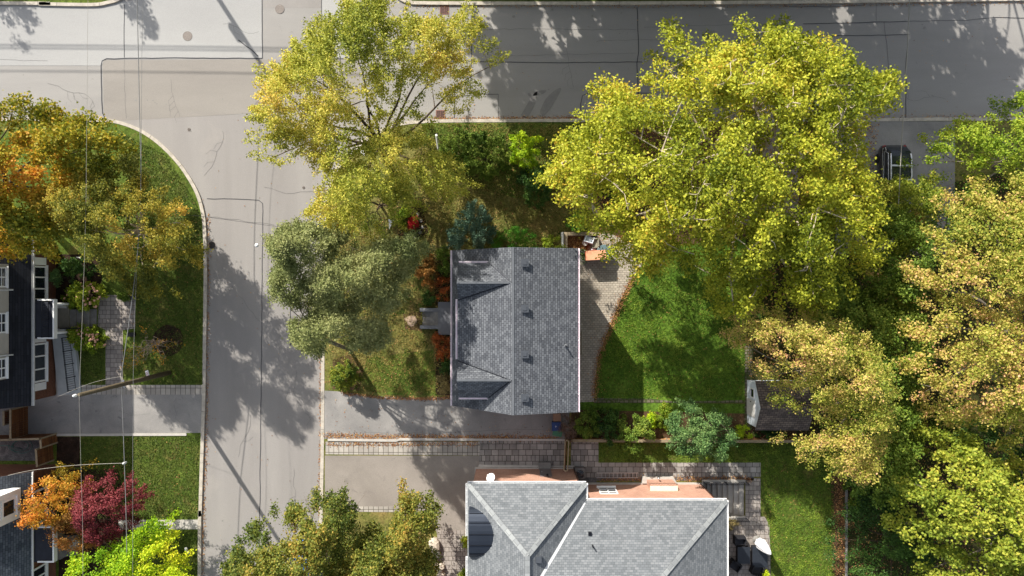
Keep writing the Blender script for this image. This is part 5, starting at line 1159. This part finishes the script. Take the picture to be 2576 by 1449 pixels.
def car(label, loc, rotz, paint, kind="suv", rack=False):
    "nose towards -y before rotation; origin on the ground at the middle"
    C_ = empty("parked_car", (0, 0, 0), label, "car"); L = 4.65 if kind == "suv" else 4.3; W_ = .93 if kind == "suv" else .88; zb = 1.02 if kind == "suv" else .92; zt = 1.72 if kind == "suv" else 1.46
    m = M(); hl = L / 2
    ys = [(-hl, .62, .35, .62), (-hl + .12, .8, .26, .74), (-hl + .5, W_ * .97, .24, zb - .1), (-hl + 1.2, W_, .24, zb - .02), (-.4, W_, .24, zb), (.8, W_, .24, zb), (hl - .7, W_ * .99, .24, zb), (hl - .2, W_ * .93, .28, zb - .04), (hl, W_ * .82, .38, zb - .2)]
    loft(m, [ring(y, w_, a, b) for y, w_, a, b in ys]); body = m.build("body", paint, C_, smooth=True)
    m = M(); f0, f1, r1, r0 = -hl + 1.15, -hl + 1.95, hl - .62 if kind == "suv" else hl - .95, hl - .12
    G_ = lambda y, w_, z: [(-w_, y, zb - .05), (-w_ * .97, y, (zb + z) / 2), (-w_ * .9, y, z - .04), (-w_ * .82, y, z), (w_ * .82, y, z), (w_ * .9, y, z - .04), (w_ * .97, y, (zb + z) / 2), (w_, y, zb - .05)]
    loft(m, [G_(f0, W_ * .9, zb), G_(f0 + .35, W_ * .9, zb + .28), G_(f1, W_ * .9, zt - .03), G_(0, W_ * .91, zt), G_(r1, W_ * .9, zt - .03), G_(r0 - .1, W_ * .88, zb + .2), G_(r0, W_ * .87, zb)])
    m.build("windows", GLASS, C_, smooth=False)
    m = M(); rw = W_ * .76
    loft(m, [[(-rw * k_, y, z), (-rw * k_, y, z + .03), (rw * k_, y, z + .03), (rw * k_, y, z)] for y, z, k_ in ((f1 - .02, zt - .03, .95), (f1 + .5, zt, 1), (0, zt + .005, 1), (r1 - .3, zt - .01, 1), (r1 + .05, zt - .035, .97))])
    m.build("roof_panel", paint if kind != "suv" else plain("roof_glass", srgb(28, 34, 42), .12, spec=.9), C_)
    for sx in (-1, 1):
        for yy in (-hl + .85, hl - .85):
            wh = M(); c0 = Vector((sx * (W_ - .1), yy, .34)); n = 20
            ringv = lambda r_, o_: [(c0.x + sx * o_, c0.y + r_ * math.cos(2 * math.pi * j / n), c0.z + r_ * math.sin(2 * math.pi * j / n)) for j in range(n)]
            loft(wh, [ringv(.3, -.12), ringv(.34, -.1), ringv(.34, .1), ringv(.3, .125), ringv(.2, .125)]); t = wh.build("wheel", BLACK, C_, smooth=True)
            rm = M(); loft(rm, [ringv(.2, .12), ringv(.17, .1), ringv(.05, .12)]); rm.build("rim", ALU, t)
        m = M(); m.obox((sx * (W_ + .09), -hl + 1.55, zb + .02), (.2, .16, .14), 0); m.build("mirror", paint, C_, bevel=.03)
        m = M(); m.obox((sx * W_ * .8, hl - .1, zb - .12), (.2, .16, .12), sx * -.4); m.build("tail_light", plain("tail_lamp", srgb(140, 30, 24), .3, spec=.6), C_, bevel=.03)
        m = M(); m.obox((sx * W_ * .72, -hl + .18, .66), (.34, .16, .12), sx * .45); m.build("headlight", plain("lamp_glass", srgb(200, 206, 212), .15, spec=.8), C_, bevel=.03)
        if rack: # chrome window line
            m = M(); m.tube([(sx * (W_ * .905), -hl + 1.35, zb + .08), (sx * W_ * .86, -hl + 2.0, zt - .12), (sx * W_ * .86, r1 - .1, zt - .14), (sx * W_ * .9, r0 - .35, zb + .14), (sx * W_ * .93, 0, zb + .03), (sx * (W_ * .905), -hl + 1.35, zb + .08)], .018, 6); m.build("window_trim", RACKM, C_, smooth=True)
    if rack:
        m = M()
        for sx in (-1, 1): m.tube([(sx * .7, f1 + .1, zt + .02), (sx * .72, f1 + .35, zt + .09), (sx * .72, r1 - .5, zt + .09), (sx * .7, r1 - .15, zt + .02)], .045, 8)
        rk = m.build("roof_rack", RACKM, C_, smooth=True)
        for yy in (r1 - 1.0, r1 - 2.0): M().obox((0, yy, zt + .11), (1.5, .11, .035)).build("crossbar", RACKM, rk, bevel=.01)
    C_.location = loc; C_.rotation_euler = (0, 0, rotz); return C_
car("black suv with silver roof rack parked in the driveway at the upper right", (27.35, 7.9, .108), 0, plain("paint_black", srgb(22, 23, 27), .18, spec=.6, coat=.8, var=.05), "suv", True)
car("bright blue car hidden under the olive gold tree at the bottom of the street", (-14.7, -20.2, .01), math.radians(4), plain("paint_blue", srgb(40, 130, 214), .22, spec=.6, coat=.8, var=.05), "hatch")

# ------------------------------------------------------------------ planter, patio things
x0, y1, _ = G(1419, 584, .75); x1, y0, _ = G(1462, 632, .75)
PL = empty("timber_planter", ((x0 + x1) / 2, y1, .1), "weathered timber wall around the leafy corner above the patio", "planter")
M().box(x0, x0 + .24, y0 - .3, y1, .1, .78).build("side_beam", TIMB, PL); M().box(x0 + .24, G(1500, 0, .75)[0], y1 - .24, y1, .1, .76).build("front_beam", TIMB, PL)
x, y, _ = G(1415.5, 610, .9)
tag(M().box(x - .07, x + .05, y - .75, y + .75, .1, 1.0).build("garden_board", WHITE_D, bevel=.008), "pale upright board against the timber planter", "board")
def pot(label, u, v, r, plant=None):
    x, y, _ = G(u, v, .4); o = empty("flower_pot", (x, y, .13), label, "flower pot", "flower pots at the house corner")
    M().lathe([(r * .7, 0), (r, .38), (r, .42), (r * .9, .42), (r * .86, .34)], (x, y, .13), 20).build("pot", plain("pot_dark", srgb(44, 42, 42), .6), o, smooth=True)
    M().lathe([(r * .99, .4), (r * 1.03, .44), (r * .9, .44), (r * .88, .41)], (x, y, .13), 20).build("rim", CONC, o, smooth=True)
    M().lathe([(r * .86, .32), (.001, .33)], (x, y, .13), 20).build("soil", MULCH, o)
    if plant:
        rs = np.random.default_rng(int(u)); n = 160; c = np.array([x, y, .6]) + rs.normal(0, 1, (n, 3)) * [r * .7, r * .7, .1]; ax = norm(rs.normal(0, 1, (n, 3)) + [0, 0, .5]); nr = norm(np.cross(ax, rs.normal(0, 1, (n, 3))))
        leaf_mesh("foliage", c, np.full(n, .12), np.full(n, .05), nr, ax, rs.random(n), LM_DARK, o)
pot("empty dark pot with a pale rim nearest the timber planter", 1471.5, 611.5, .2); pot("dark pot with a pale rim and green plant between two others", 1464, 634, .2, True); pot("dark pot with green plant closest to the house corner", 1467, 651, .2, True)
def boxy(name, label, cat, u, v, sx, sy, sz, mat, h=0, rot=0, base=.13, bevel=.015, cap=None, group=None):
    x, y, _ = G(u, v, sz + base); o = empty(name, (x, y, base), label, cat, group)
    M().obox((x, y, base + sz / 2), (sx, sy, sz), rot).build("body", mat, o, bevel=bevel)
    if cap: M().obox((x, y, base + sz + .03), (sx + .06, sy + .06, .05), rot).build("lid", cap, o, bevel=.012)
    return o, x, y
TERRA = plain("terracotta_top", srgb(226, 160, 124), .7, var=.08); RUSTY = plain("orange_side", srgb(178, 76, 38), .7, var=.12)
boxy("storage_cabinet", "orange storage cabinet with a pale terracotta top on the patio", "cabinet", 1499, 642, 1.38, .62, 1.15, RUSTY, rot=.05, cap=TERRA)
def chair(name, label, loc, rot, seatm, w_=.6, dpt=.6, hs=.42, hb=.85, arms=True, group=None, thick=.12, solid=True):
    C_ = empty(name, loc, label, "chair", group); x, y, z = loc; R = Matrix.Translation(loc) @ Matrix.Rotation(rot, 4, 'Z')
    def bx(nm, c, s_, mt, bev=.02):
        m = M(); m.obox(c, s_); m.v = [tuple(R @ Vector(v)) for v in m.v]; return m.build(nm, mt, C_, bevel=bev)
    bx("seat", (0, 0, hs - thick / 2), (w_, dpt, thick), seatm); bx("backrest", (0, dpt / 2 - .05, (hs + hb) / 2), (w_, .09, hb - hs), seatm)
    if solid: bx("base_panel", (0, 0, hs / 2 - thick / 2), (w_ - .04, dpt - .04, hs - thick - .01), seatm)
    else:
        for a in (-1, 1):
            for b in (-1, 1): bx("leg", (a * (w_ / 2 - .05), b * (dpt / 2 - .05), (hs - thick) / 2), (.05, .05, hs - thick), seatm, .008)
    if arms:
        for a in (-1, 1): bx("armrest", (a * (w_ / 2 + .04), 0, (hs + .2) / 2), (.09, dpt, hs + .2), seatm)
    return C_
WPL = plain("white_plastic", srgb(216, 222, 228), .4, var=.03); WICK = plain("dark_wicker", srgb(38, 38, 42), .7, var=.25, scale=30)
x, y, _ = G(1482, 603, .6); chair("garden_chair", "white plastic garden chair on the patio beside the timber wall", (x, y, .13), 2.8, WPL, .5, .5, solid=False)
x, y, _ = G(1492, 631, .4); chair("garden_chair", "small white slatted stool chair above the orange cabinet", (x, y, .13), 0, WPL, .32, .3, .35, .5, arms=False, solid=False)
x, y, _ = G(1497, 612, .5); chair("garden_chair", "pale garden chair partly under the sycamore leaves", (x, y, .13), -1.5, plain("taupe_plastic", srgb(140, 136, 120), .5), .55, .5, solid=False)
x, y, _ = G(1520, 636, .75)
TB = empty("round_table", (x, y, .13), "round glass patio table under the sycamore edge", "table")
M().lathe([(.55, .70), (.58, .72), (.55, .74), (.001, .742)], (x, y, .13), 28).build("table_top", plain("table_glass", srgb(96, 118, 124), .1, spec=.8), TB, smooth=False)
for k in range(4): a = k * math.pi / 2 + .6; M().tube([(x + .42 * math.cos(a), y + .42 * math.sin(a), .13), (x + .3 * math.cos(a), y + .3 * math.sin(a), .83)], .018, 6).build("leg", ALU, TB)
tag(M().obox((G(1459.5, 862)[0], G(0, 862)[1], .17), (.22, 1.7, .07)).build("door_mat", plain("mat_tan", srgb(128, 118, 98), .95), bevel=.01), "long tan step plate beside the right wall of the slate roofed house", "door step")
# lower right patio furniture
x, y, _ = G(1862, 1361, .6); chair("wicker_armchair", "black wicker armchair at the upper side of the lower right patio", (x, y, .12), 0, WICK, .62, .62, .4, .78, group="wicker chairs on the lower right patio")
x, y, _ = G(1850, 1424, .6); chair("wicker_armchair", "black wicker armchair turned diagonally beside the pale roof edge", (x, y, .12), math.radians(-35), WICK, .62, .62, .4, .78, group="wicker chairs on the lower right patio")
x, y, _ = G(1905, 1437, .6); chair("wicker_armchair", "black wicker armchair at the bottom edge beside the sofa table", (x, y, .12), math.radians(160), WICK, .62, .62, .4, .78, group="wicker chairs on the lower right patio")
def glass_table(label, u, v, sx, sy):
    x, y, _ = G(u, v, .5); o = empty("coffee_table", (x, y, .12), label, "table")
    M().obox((x, y, .36), (sx - .05, sy - .05, .44)).build("base", WICK, o, bevel=.02); M().obox((x, y, .6), (sx, sy, .02)).build("table_top", plain("smoked_glass", srgb(40, 44, 50), .3, spec=.5), o, bevel=.004)
glass_table("wicker coffee table with a glass top in the middle of the lower right patio", 1870, 1396, .9, 1.2)
glass_table("larger wicker table with leaves on its glass top beside the folded umbrella", 1911, 1400, 1.1, 1.5)
x, y, _ = G(1903, 1357, .1)
UB = empty("patio_umbrella", (x, y, .12), "folded white patio umbrella standing beside the lower right tables", "umbrella")
M().lathe([(.3, 0), (.3, .06), (.06, .1), (.05, .35)], (x, y, .12), 18).build("base", CONC_D, UB, smooth=True)
M().tube([(x, y, .2), (x, y, 2.75)], .025, 8).build("pole", ALU, UB)
m = M(); n = 16; ys = [(.7, .36), (.85, .38), (1.3, .34), (1.9, .27), (2.5, .16), (2.85, .03)]
loft(m, [[(x + r_ * (1 + .07 * math.cos(j * math.pi)) * math.cos(2 * math.pi * j / n), y + r_ * (1 + .07 * math.cos(j * math.pi)) * math.sin(2 * math.pi * j / n), z_ + .12) for j in range(n)] for z_, r_ in ys])
m.build("canopy", plain("umbrella_cloth", srgb(240, 240, 242), .8, var=.02), UB)

# bins
def bin_(name, label, u, v, sx, sy, h, body, lid, rot=0, mark=False):
    x, y, _ = G(u, v, h); o = empty(name, (x, y, .11), label, "bin"); R = Matrix.Translation((x, y, .11)) @ Matrix.Rotation(rot, 4, 'Z')
    m = M(); loft(m, [[(-sx * k * .5, -sy * k * .5, z), (sx * k * .5, -sy * k * .5, z), (sx * k * .5, sy * k * .5, z), (-sx * k * .5, sy * k * .5, z)] for k, z in ((.8, .05), (.97, h - .08), (1, h - .06))]); m.v = [tuple(R @ Vector(v_)) for v_ in m.v]; m.build("body", body, o)
    m = M(); m.obox((0, 0, h), (sx * 1.04, sy * 1.04, .09)); m.v = [tuple(R @ Vector(v_)) for v_ in m.v]; l_ = m.build("lid", lid, o, bevel=.03)
    for s_ in (-1, 1):
        w_ = M().tube([(sx * .35, s_ * (sy * .42), .1), (sx * .35, s_ * (sy * .5), .1)], .1, 12); w_.v = [tuple(R @ Vector(v_)) for v_ in w_.v]; w_.build("wheel", BLACK, o)
    if mark:
        m = M(); pts = [(math.cos(a), math.sin(a)) for a in np.linspace(0, 2 * math.pi, 4)[:-1]]
        for i in range(3):
            a, b = pts[i], pts[(i + 1) % 3]; m.face([R @ Vector((-.06 + .07 * p[0] * k, .0 + .07 * p[1] * k, h + .048)) for p, k in ((a, 1), (b, 1), (b, .6), (a, .6))])
        m.build("recycling_mark", WHITE, l_)
BL = plain("bin_blue", srgb(38, 58, 104), .5); GRB = plain("bin_green", srgb(64, 112, 84), .5); BG = plain("bin_grey_blue", srgb(74, 80, 96), .5)
bin_("recycling_bin", "open grey blue bin with cardboard at the end of the driveway beside the house", 1401, 1049, .56, .56, .95, BG, plain("cardboard", srgb(132, 104, 84), .9), .05)
bin_("recycling_bin", "blue recycling bin with a white mark beside the bare brown bush", 1400, 1072, .68, .6, 1.0, BL, BL, .03, True)
bin_("green_bin", "small green compost bin on the driveway next to the blue bin", 1402, 1089, .66, .42, .8, GRB, GRB, -.25)
# heat pump, ladder, trellis
x, y, _ = G(1459, 1192, .85); AC = empty("air_conditioner", (x, y, .14), "dark air conditioner unit with a round fan beside the orange brick wall", "air conditioner")
M().obox((x, y, .5), (.78, .78, .74)).build("cabinet", plain("ac_grey", srgb(112, 110, 108), .5), AC, bevel=.06)
M().lathe([(.31, 0), (.31, .03), (.28, .05), (.12, .08), (.001, .1)], (x, y - .02, .875), 24).build("fan_guard", plain("fan_dark", srgb(40, 44, 50), .25, .7, spec=.8), AC, smooth=True)
m = M()
for k in range(5): m.tube([(x + .06 * (k + 1) * math.cos(t), y - .02 + .06 * (k + 1) * math.sin(t), .99 - .014 * k) for t in np.linspace(0, 2 * math.pi, 20)], .005, 4)
m.build("wire_rings", ALU, AC)
xa, ya2, _ = G(1501, 1197, .3); xb2, yb2, _ = G(1606, 1198, .3); LD = empty("aluminium_ladder", ((xa + xb2) / 2, ya2, .12), "aluminium ladder lying on its edge along the gravel below the stone walk", "ladder")
m = M(); m.obox(((xa + xb2) / 2, ya2 - .16, .2), (xb2 - xa, .035, .07)); m.build("rail", ALU, LD); m = M(); m.obox(((xa + xb2) / 2, ya2 + .2, .26), (xb2 - xa, .035, .07)); m.build("rail", ALU, LD)
for k in range(11): xx = xa + .12 + k * (xb2 - xa - .24) / 10; M().tube([(xx, ya2 - .16, .2), (xx, ya2 + .2, .26)], .018, 6).build("rung", ALU, LD)
TR = empty("timber_trellis", (*G(1426, 1145, 1.8)[:2], .1), "narrow timber fence with two rails between the stone walk and the air conditioner", "fence")
for u in (1421.5, 1430.5):
    a, b = G(u, 1108, 1.8), G(u - 3, 1184, 1.8); M().obox(((a[0] + b[0]) / 2, (a[1] + b[1]) / 2, 1.85), (.07, abs(a[1] - b[1]), .06), math.atan2(b[1] - a[1], b[0] - a[0]) + math.pi / 2).build("rail", TIMB, TR)
a, b = G(1426, 1108, 1.8), G(1423, 1184, 1.8); m = M()
for k in range(14): t = k / 13; m.obox((a[0] + (b[0] - a[0]) * t, a[1] + (b[1] - a[1]) * t, .95), (.03, .1, 1.6))
m.build("board_panel", CEDAR, TR)
for t in (0, 1): M().obox((a[0] + (b[0] - a[0]) * t, a[1] + (b[1] - a[1]) * t, .98), (.1, .1, 1.78)).build("post", TIMB, TR)
boards("timber retaining fence between the back bed and the neighbour lawn", G(1436, 1108, .9)[:2], G(2008, 1110, .9)[:2], .85, name="retaining_fence", mat=TIMB_O, capm=TIMB, capw=.2)
# shed
x0 = G(1878, 0)[0] ; ys0 = G(0, 956)[1]; ys1 = G(0, 1062)[1]; x1 = x0 + 3.6; ym = (ys0 + ys1) / 2
SHD = empty("garden_shed", ((x0 + x1) / 2, ym, .1), "garden shed with a white gable wall and brown grey shingles under the pink maple", "shed")
M().yprof([(ys0, .1), (ys1, .1), (ys1, 2.0), (ym, 2.95), (ys0, 2.0)], x0, x1).build("wall", plain("shed_white", srgb(206, 216, 224), .6, var=.1, scale=5), SHD)
m = M(); m.slab([(x0 - .03, ym, 3.08), (x1 + .1, ym, 3.08), (x1 + .1, ys1 - .2, 1.98), (x0 - .03, ys1 - .2, 1.98)], .08); m.slab([(x0 - .03, ym, 3.08), (x1 + .1, ym, 3.08), (x1 + .1, ys0 + .2, 1.98), (x0 - .03, ys0 + .2, 1.98)], .08); m.build("roof", SH_E, SHD)
window(SHD, (x0, ys0 - .75, 1.35), .7, .8, '-x', sill=False)
dd = M().box(x0 - .035, x0, ym - .9, ym + .3, .15, 1.9).build("door", WHITE_D, SHD); M().box(x0 - .07, x0 - .035, ym + .1, ym + .16, .95, 1.1).build("handle", BLACK, dd)
# small things on the corner lawn
def flatbar(name, label, cat, u0, v0, u1, v1, w_, h, mat, z=.1):
    a, b = G(u0, v0, h), G(u1, v1, h); return tag(M().obox(((a[0] + b[0]) / 2, (a[1] + b[1]) / 2, z + h / 2), (math.dist(a[:2], b[:2]), w_, h), math.atan2(b[1] - a[1], b[0] - a[0])).build(name, mat, bevel=.01), label, cat)
x, y, _ = G(1103, 378)
SP = empty("garden_post", (x, y, .1), "white post leaning in the corner lawn right of the pale yellow tree", "post")
M().tube([(x, y, .05), G(1098, 341, 1.15)], .085, 4).build("post", WHITE, SP)
M().obox(G(1098, 340, 1.17), (.16, .16, .05), .3).build("cap", WHITE, SP, bevel=.01)
rs = random.Random(5)
def rock(name, label, u, v, a, b, h, mat, base=.1, rot=0, group=None):
    x, y, _ = G(u, v); m = M(); n = 11
    for k, (f_, z) in enumerate(((1, 0), (1.03, .35), (.95, .75), (.72, 1))):
        pass
    secs = []
    off = [rs.uniform(.8, 1.2) for _ in range(n)]
    for f_, z in ((1.0, 0), (1.04, .4), (.93, .8), (.6, 1.0)):
        secs.append([(a * f_ * off[j] * math.cos(2 * math.pi * j / n) + rs.uniform(-.04, .04), b * f_ * off[j] * math.sin(2 * math.pi * j / n) + rs.uniform(-.04, .04), h * z * rs.uniform(.9, 1.08)) for j in range(n)])
    loft(m, secs); o = m.build(name, mat); o.location = (x, y, base); o.rotation_euler = (0, 0, rot); return tag(o, label, "rock", group)
STONE = plain("limestone", srgb(188, 176, 160), .95, var=.22, scale=3)
rock("boulder", "pale boulder at the upper end of the stone edging beside the paved walk", 1094, 1368, .36, .5, .5, STONE)
rock("boulder", "rounded grey boulder second from the top of the stone edging", 1098, 1391, .34, .38, .45, CONC_D)
rock("boulder", "small tan boulder in the middle of the stone edging", 1095, 1412, .24, .3, .35, STONE)
rock("boulder", "jagged pale boulder third from the top of the stone edging", 1107, 1424, .36, .32, .42, STONE)
rock("boulder", "long pale boulder at the bottom edge of the picture", 1110, 1450, .3, .5, .4, STONE)
for i, (u, v) in enumerate([(1052, 540), (1060, 556), (1063, 572), (1058, 585), (1044, 596), (1030, 606)]): rock("edging_stone", "small pale stone edging the round flower bed", u, v, .1, .12, .08, CONC_D, group="stones around the flower bed")
rock("edging_stone", "flat pale flagstone in front of the steps of the slate roofed house", 1036, 806, .45, .42, .05, plain("flag_pink", srgb(168, 144, 124), .9, var=.2))
x, y, _ = G(984, 563, .3)
tag(M().slab([(x - .16, y + .32, .55), (x + .2, y + .25, .5), (x - .14, y - .42, .3)], .03).build("garden_ornament", WHITE, ), "small white pointed plate in the corner lawn left of the red bush", "ornament")
flatbar("paper_sheet", "small white board lying near the foot of the pale yellow tree", "board", 908, 382, 920, 388, .28, .06, WHITE)
for i, (u, v, lb) in enumerate([(469, 1380, "white garden light at the lower left lawn nearest the walk"), (475, 1388, "white garden light just below the other one on the lower left lawn")]):
    x, y, _ = G(u, v, .4); o = empty("garden_light", (x, y, .1), lb, "garden light"); M().tube([(x, y, .1), (x, y, .45)], .02, 6).build("stake", BLACK, o); M().lathe([(.1, 0), (.13, .04), (.02, .12)], (x, y, .45), 12).build("shade", WHITE, o, smooth=True)
lathe_thing("street_marker", "small white marker hanging over the street left of the pine", "marker", [(.02, 0), (.12, .06), (.14, .12), (.05, .2)], G(647.5, 617.5, 4.9), WHITE, 8)
x, y, _ = G(205, 649, .8)
tag(M().obox((x, y, 1.0), (.5, .08, .06), -.2).obox((x + .2, y - .04, .5), (.06, .06, .9)).build("garden_stake", WHITE, bevel=.01), "white angled stake in the shade of the left orange maple", "stake")
x, y, _ = G(334, 747, .5); o, _, _ = boxy("planter_box", "small dark square planter at the upper corner of the paved walk", "planter", 334, 747, .42, .38, .4, BLACK, cap=None)
o, _, _ = boxy("planter_box", "small dark box at the lower end of the paved walk under the bare sumac", "planter", 328, 842, .5, .3, .3, BLACK, cap=None)

# ------------------------------------------------------------------ fallen leaves
def scatter(name, label, spots, n, mat, size=(.05, .1), z=.115, seed=1):
    rs = np.random.default_rng(seed); cs = []
    tot = sum(s_[-1] for s_ in spots)
    for s_ in spots:
        k = int(n * s_[-1] / tot)
        if s_[0] == 'line':
            L = g2(s_[1]); seg = [math.dist(a, b) for a, b in zip(L[:-1], L[1:])]; pr = np.array(seg) / sum(seg); i = rs.choice(len(seg), k, p=pr); t = rs.random(k)
            A = np.array(L); p = A[i] * (1 - t)[:, None] + A[i + 1] * t[:, None] + rs.normal(0, s_[2], (k, 2)); zz = np.full(k, s_[3])
        else:
            P = g2(s_[1]); xs = [q_[0] for q_ in P]; yy = [q_[1] for q_ in P]; x = rs.uniform(min(xs), max(xs), k); y = rs.uniform(min(yy), max(yy), k); q_ = inside(P, x, y); p = np.stack([x[q_], y[q_]], 1); zz = np.full(len(p), s_[2])
        cs.append(np.column_stack([p, zz + rs.random(len(p)) * .02]))
    c = np.concatenate(cs); N = len(c); nr = norm(rs.normal(0, .4, (N, 3)) + [0, 0, 1]); ax = norm(np.cross(nr, rs.normal(0, 1, (N, 3))))
    S_ = rs.uniform(size[0], size[1], N); o = leaf_mesh(name, c, S_, S_ * .8, nr, ax, rs.random(N), mat, None, .1); tag(o, kind="stuff"); o["label"] = label
    return o
scatter("fallen_leaves", "brown fallen leaves along the kerbs and lawn edges", [
    ('line', [(524, 540), (524, 700), (522, 900), (519, 1100), (512, 1300), (508, 1449)], .09, .02, 4), ('line', [(1090, 299), (1150, 300), (1460, 298)], .09, .02, 5), ('line', [(1460, 298), (2200, 296), (2576, 294)], .12, .02, 4),
    ('line', [(1040, 13), (1600, 15), (2200, 11), (2576, 6)], .1, .02, 5), ('line', [(806, 880), (806, 1100), (803, 1300)], .06, .02, 1.5), ('line', [(818, 1095), (920, 1097), (1010, 1098), (1410, 1101)], .12, .125, 9),
    ('line', [(826, 1116), (1000, 1116), (1200, 1114)], .12, .125, 3), ('line', [(860, 988), (950, 999), (1060, 1003), (1136, 1000)], .07, .118, 4), ('line', [(1596, 694), (1570, 742), (1548, 792), (1524, 850), (1505, 900), (1497, 960), (1495, 1005)], .15, .14, 7),
    ('line', [(350, 330), (430, 395), (500, 500), (512, 540)], .1, .02, 1.5), ('poly', [(818, 500), (1140, 450), (1140, 1000), (818, 980)], .115, 8), ('poly', [(1140, 310), (1500, 310), (1500, 620), (1140, 620)], .115, 5),
    ('poly', [(1505, 1000), (1530, 850), (1576, 742), (1620, 680), (1875, 640), (1875, 1005)], .12, 3), ('poly', [(1450, 650), (1580, 690), (1500, 900), (1450, 1000)], .135, .5), ('poly', [(203, 1100), (500, 1100), (500, 1300), (203, 1300)], .12, 1.2), ('poly', [(300, 330), (512, 520), (512, 960), (340, 960)], .12, 4),
    ('poly', [(1425, 590), (1480, 590), (1480, 640), (1425, 640)], .15, 5), ('poly', [(817, 985), (1400, 1000), (1400, 1100), (817, 1100)], .118, .6), ('poly', [(1900, 1160), (2124, 1160), (2124, 1449), (1900, 1449)], .118, 1.5), ('line', [(2110, 1150), (2110, 1449)], .3, .12, 6),
    ('poly', [(530, 300), (800, 300), (800, 1449), (530, 1449)], .02, .35), ('poly', [(1100, 20), (2560, 20), (2560, 290), (1100, 290)], .02, .6), ('line', [(1506, 1205), (1890, 1203)], .12, .13, 4)], 22000, LM_FALL, seed=4)
scatter("forest_litter", "fallen leaves under the right hand trees", [('poly', [(1880, 560), (2600, 420), (2600, 1500), (2126, 1500), (2126, 1112), (1880, 1112)], .12, 1), ('poly', [(1480, 310), (2210, 310), (2190, 500), (1500, 620)], .12, .6)], 26000, LM_FALL, (.07, .13), seed=6)
# rough grass tufts
def grass(name, label, polys, n, mat, h=.05, seed=1):
    rs = np.random.default_rng(seed); cs = []
    areas = [abs(tri2(g2(p))) for p in polys]
    for p, a in zip(polys, areas):
        P = g2(p); k = int(n * a / sum(areas)); xs = [q_[0] for q_ in P]; yy = [q_[1] for q_ in P]; k2 = int(k * (max(xs) - min(xs)) * (max(yy) - min(yy)) / a); x = rs.uniform(min(xs), max(xs), k2); y = rs.uniform(min(yy), max(yy), k2); q_ = inside(P, x, y); cs.append(np.stack([x[q_], y[q_]], 1))
    p = np.concatenate(cs); g = NZ(p[:, 0], p[:, 1], .8) * .5 + NZ2(p[:, 0], p[:, 1], .3) * .5; k = rs.random(len(p)) < g * 1.5; p = p[k]; g = g[k]; N = len(p)
    c = np.column_stack([p, .11 + rs.random(N) * h]); nr = norm(rs.normal(0, 1, (N, 3)) + [0, 0, .5]); ax = norm(rs.normal(0, .8, (N, 3)) + [0, 0, .8]); ax = norm(ax - nr * (ax * nr).sum(1, keepdims=True))
    o = leaf_mesh(name, c, rs.uniform(.07, .15, N), rs.uniform(.025, .05, N), nr, ax, g + rs.normal(0, .2, N), mat, None, .1); tag(o, kind="stuff"); o["label"] = label
grass("grass", "short green grass blades on the back lawn and neighbour lawns", [[(1500, 1000), (1502, 960), (1510, 900), (1530, 850), (1552, 795), (1576, 742), (1604, 692), (1650, 650), (1872, 640), (1872, 1000)], [(1505, 1115), (2120, 1115), (2120, 1162), (1505, 1162)], [(1914, 1162), (2094, 1162), (2100, 1449), (1938, 1449), (1936, 1380)]], 90000, leafmat("grass_blades", [srgb(56, 84, 24), srgb(94, 122, 36), srgb(140, 158, 58)], .2), seed=3)
grass("grass", "green grass blades on the left hand lawns", [[(345, 640), (510, 560), (512, 966), (345, 966)], [(300, 330), (420, 390), (500, 520), (508, 600), (380, 600)], [(205, 1098), (502, 1096), (500, 1303), (205, 1303)], [(270, 1332), (498, 1332), (498, 1449), (270, 1449)], [(206, 878), (266, 878), (266, 966), (206, 966)]], 80000, leafmat("grass_blades_deep", [srgb(52, 68, 24), srgb(82, 98, 38), srgb(120, 128, 60)], .2), seed=5)
grass("grass", "dry olive grass blades on the corner lawn", [[(830, 640), (1140, 440), (1138, 990), (900, 985), (830, 900)], [(1090, 312), (1500, 310), (1500, 620), (1140, 620), (1020, 420)]], 90000, leafmat("grass_blades_dry", [srgb(74, 82, 32), srgb(120, 116, 54), srgb(164, 144, 84)], .2), seed=7)
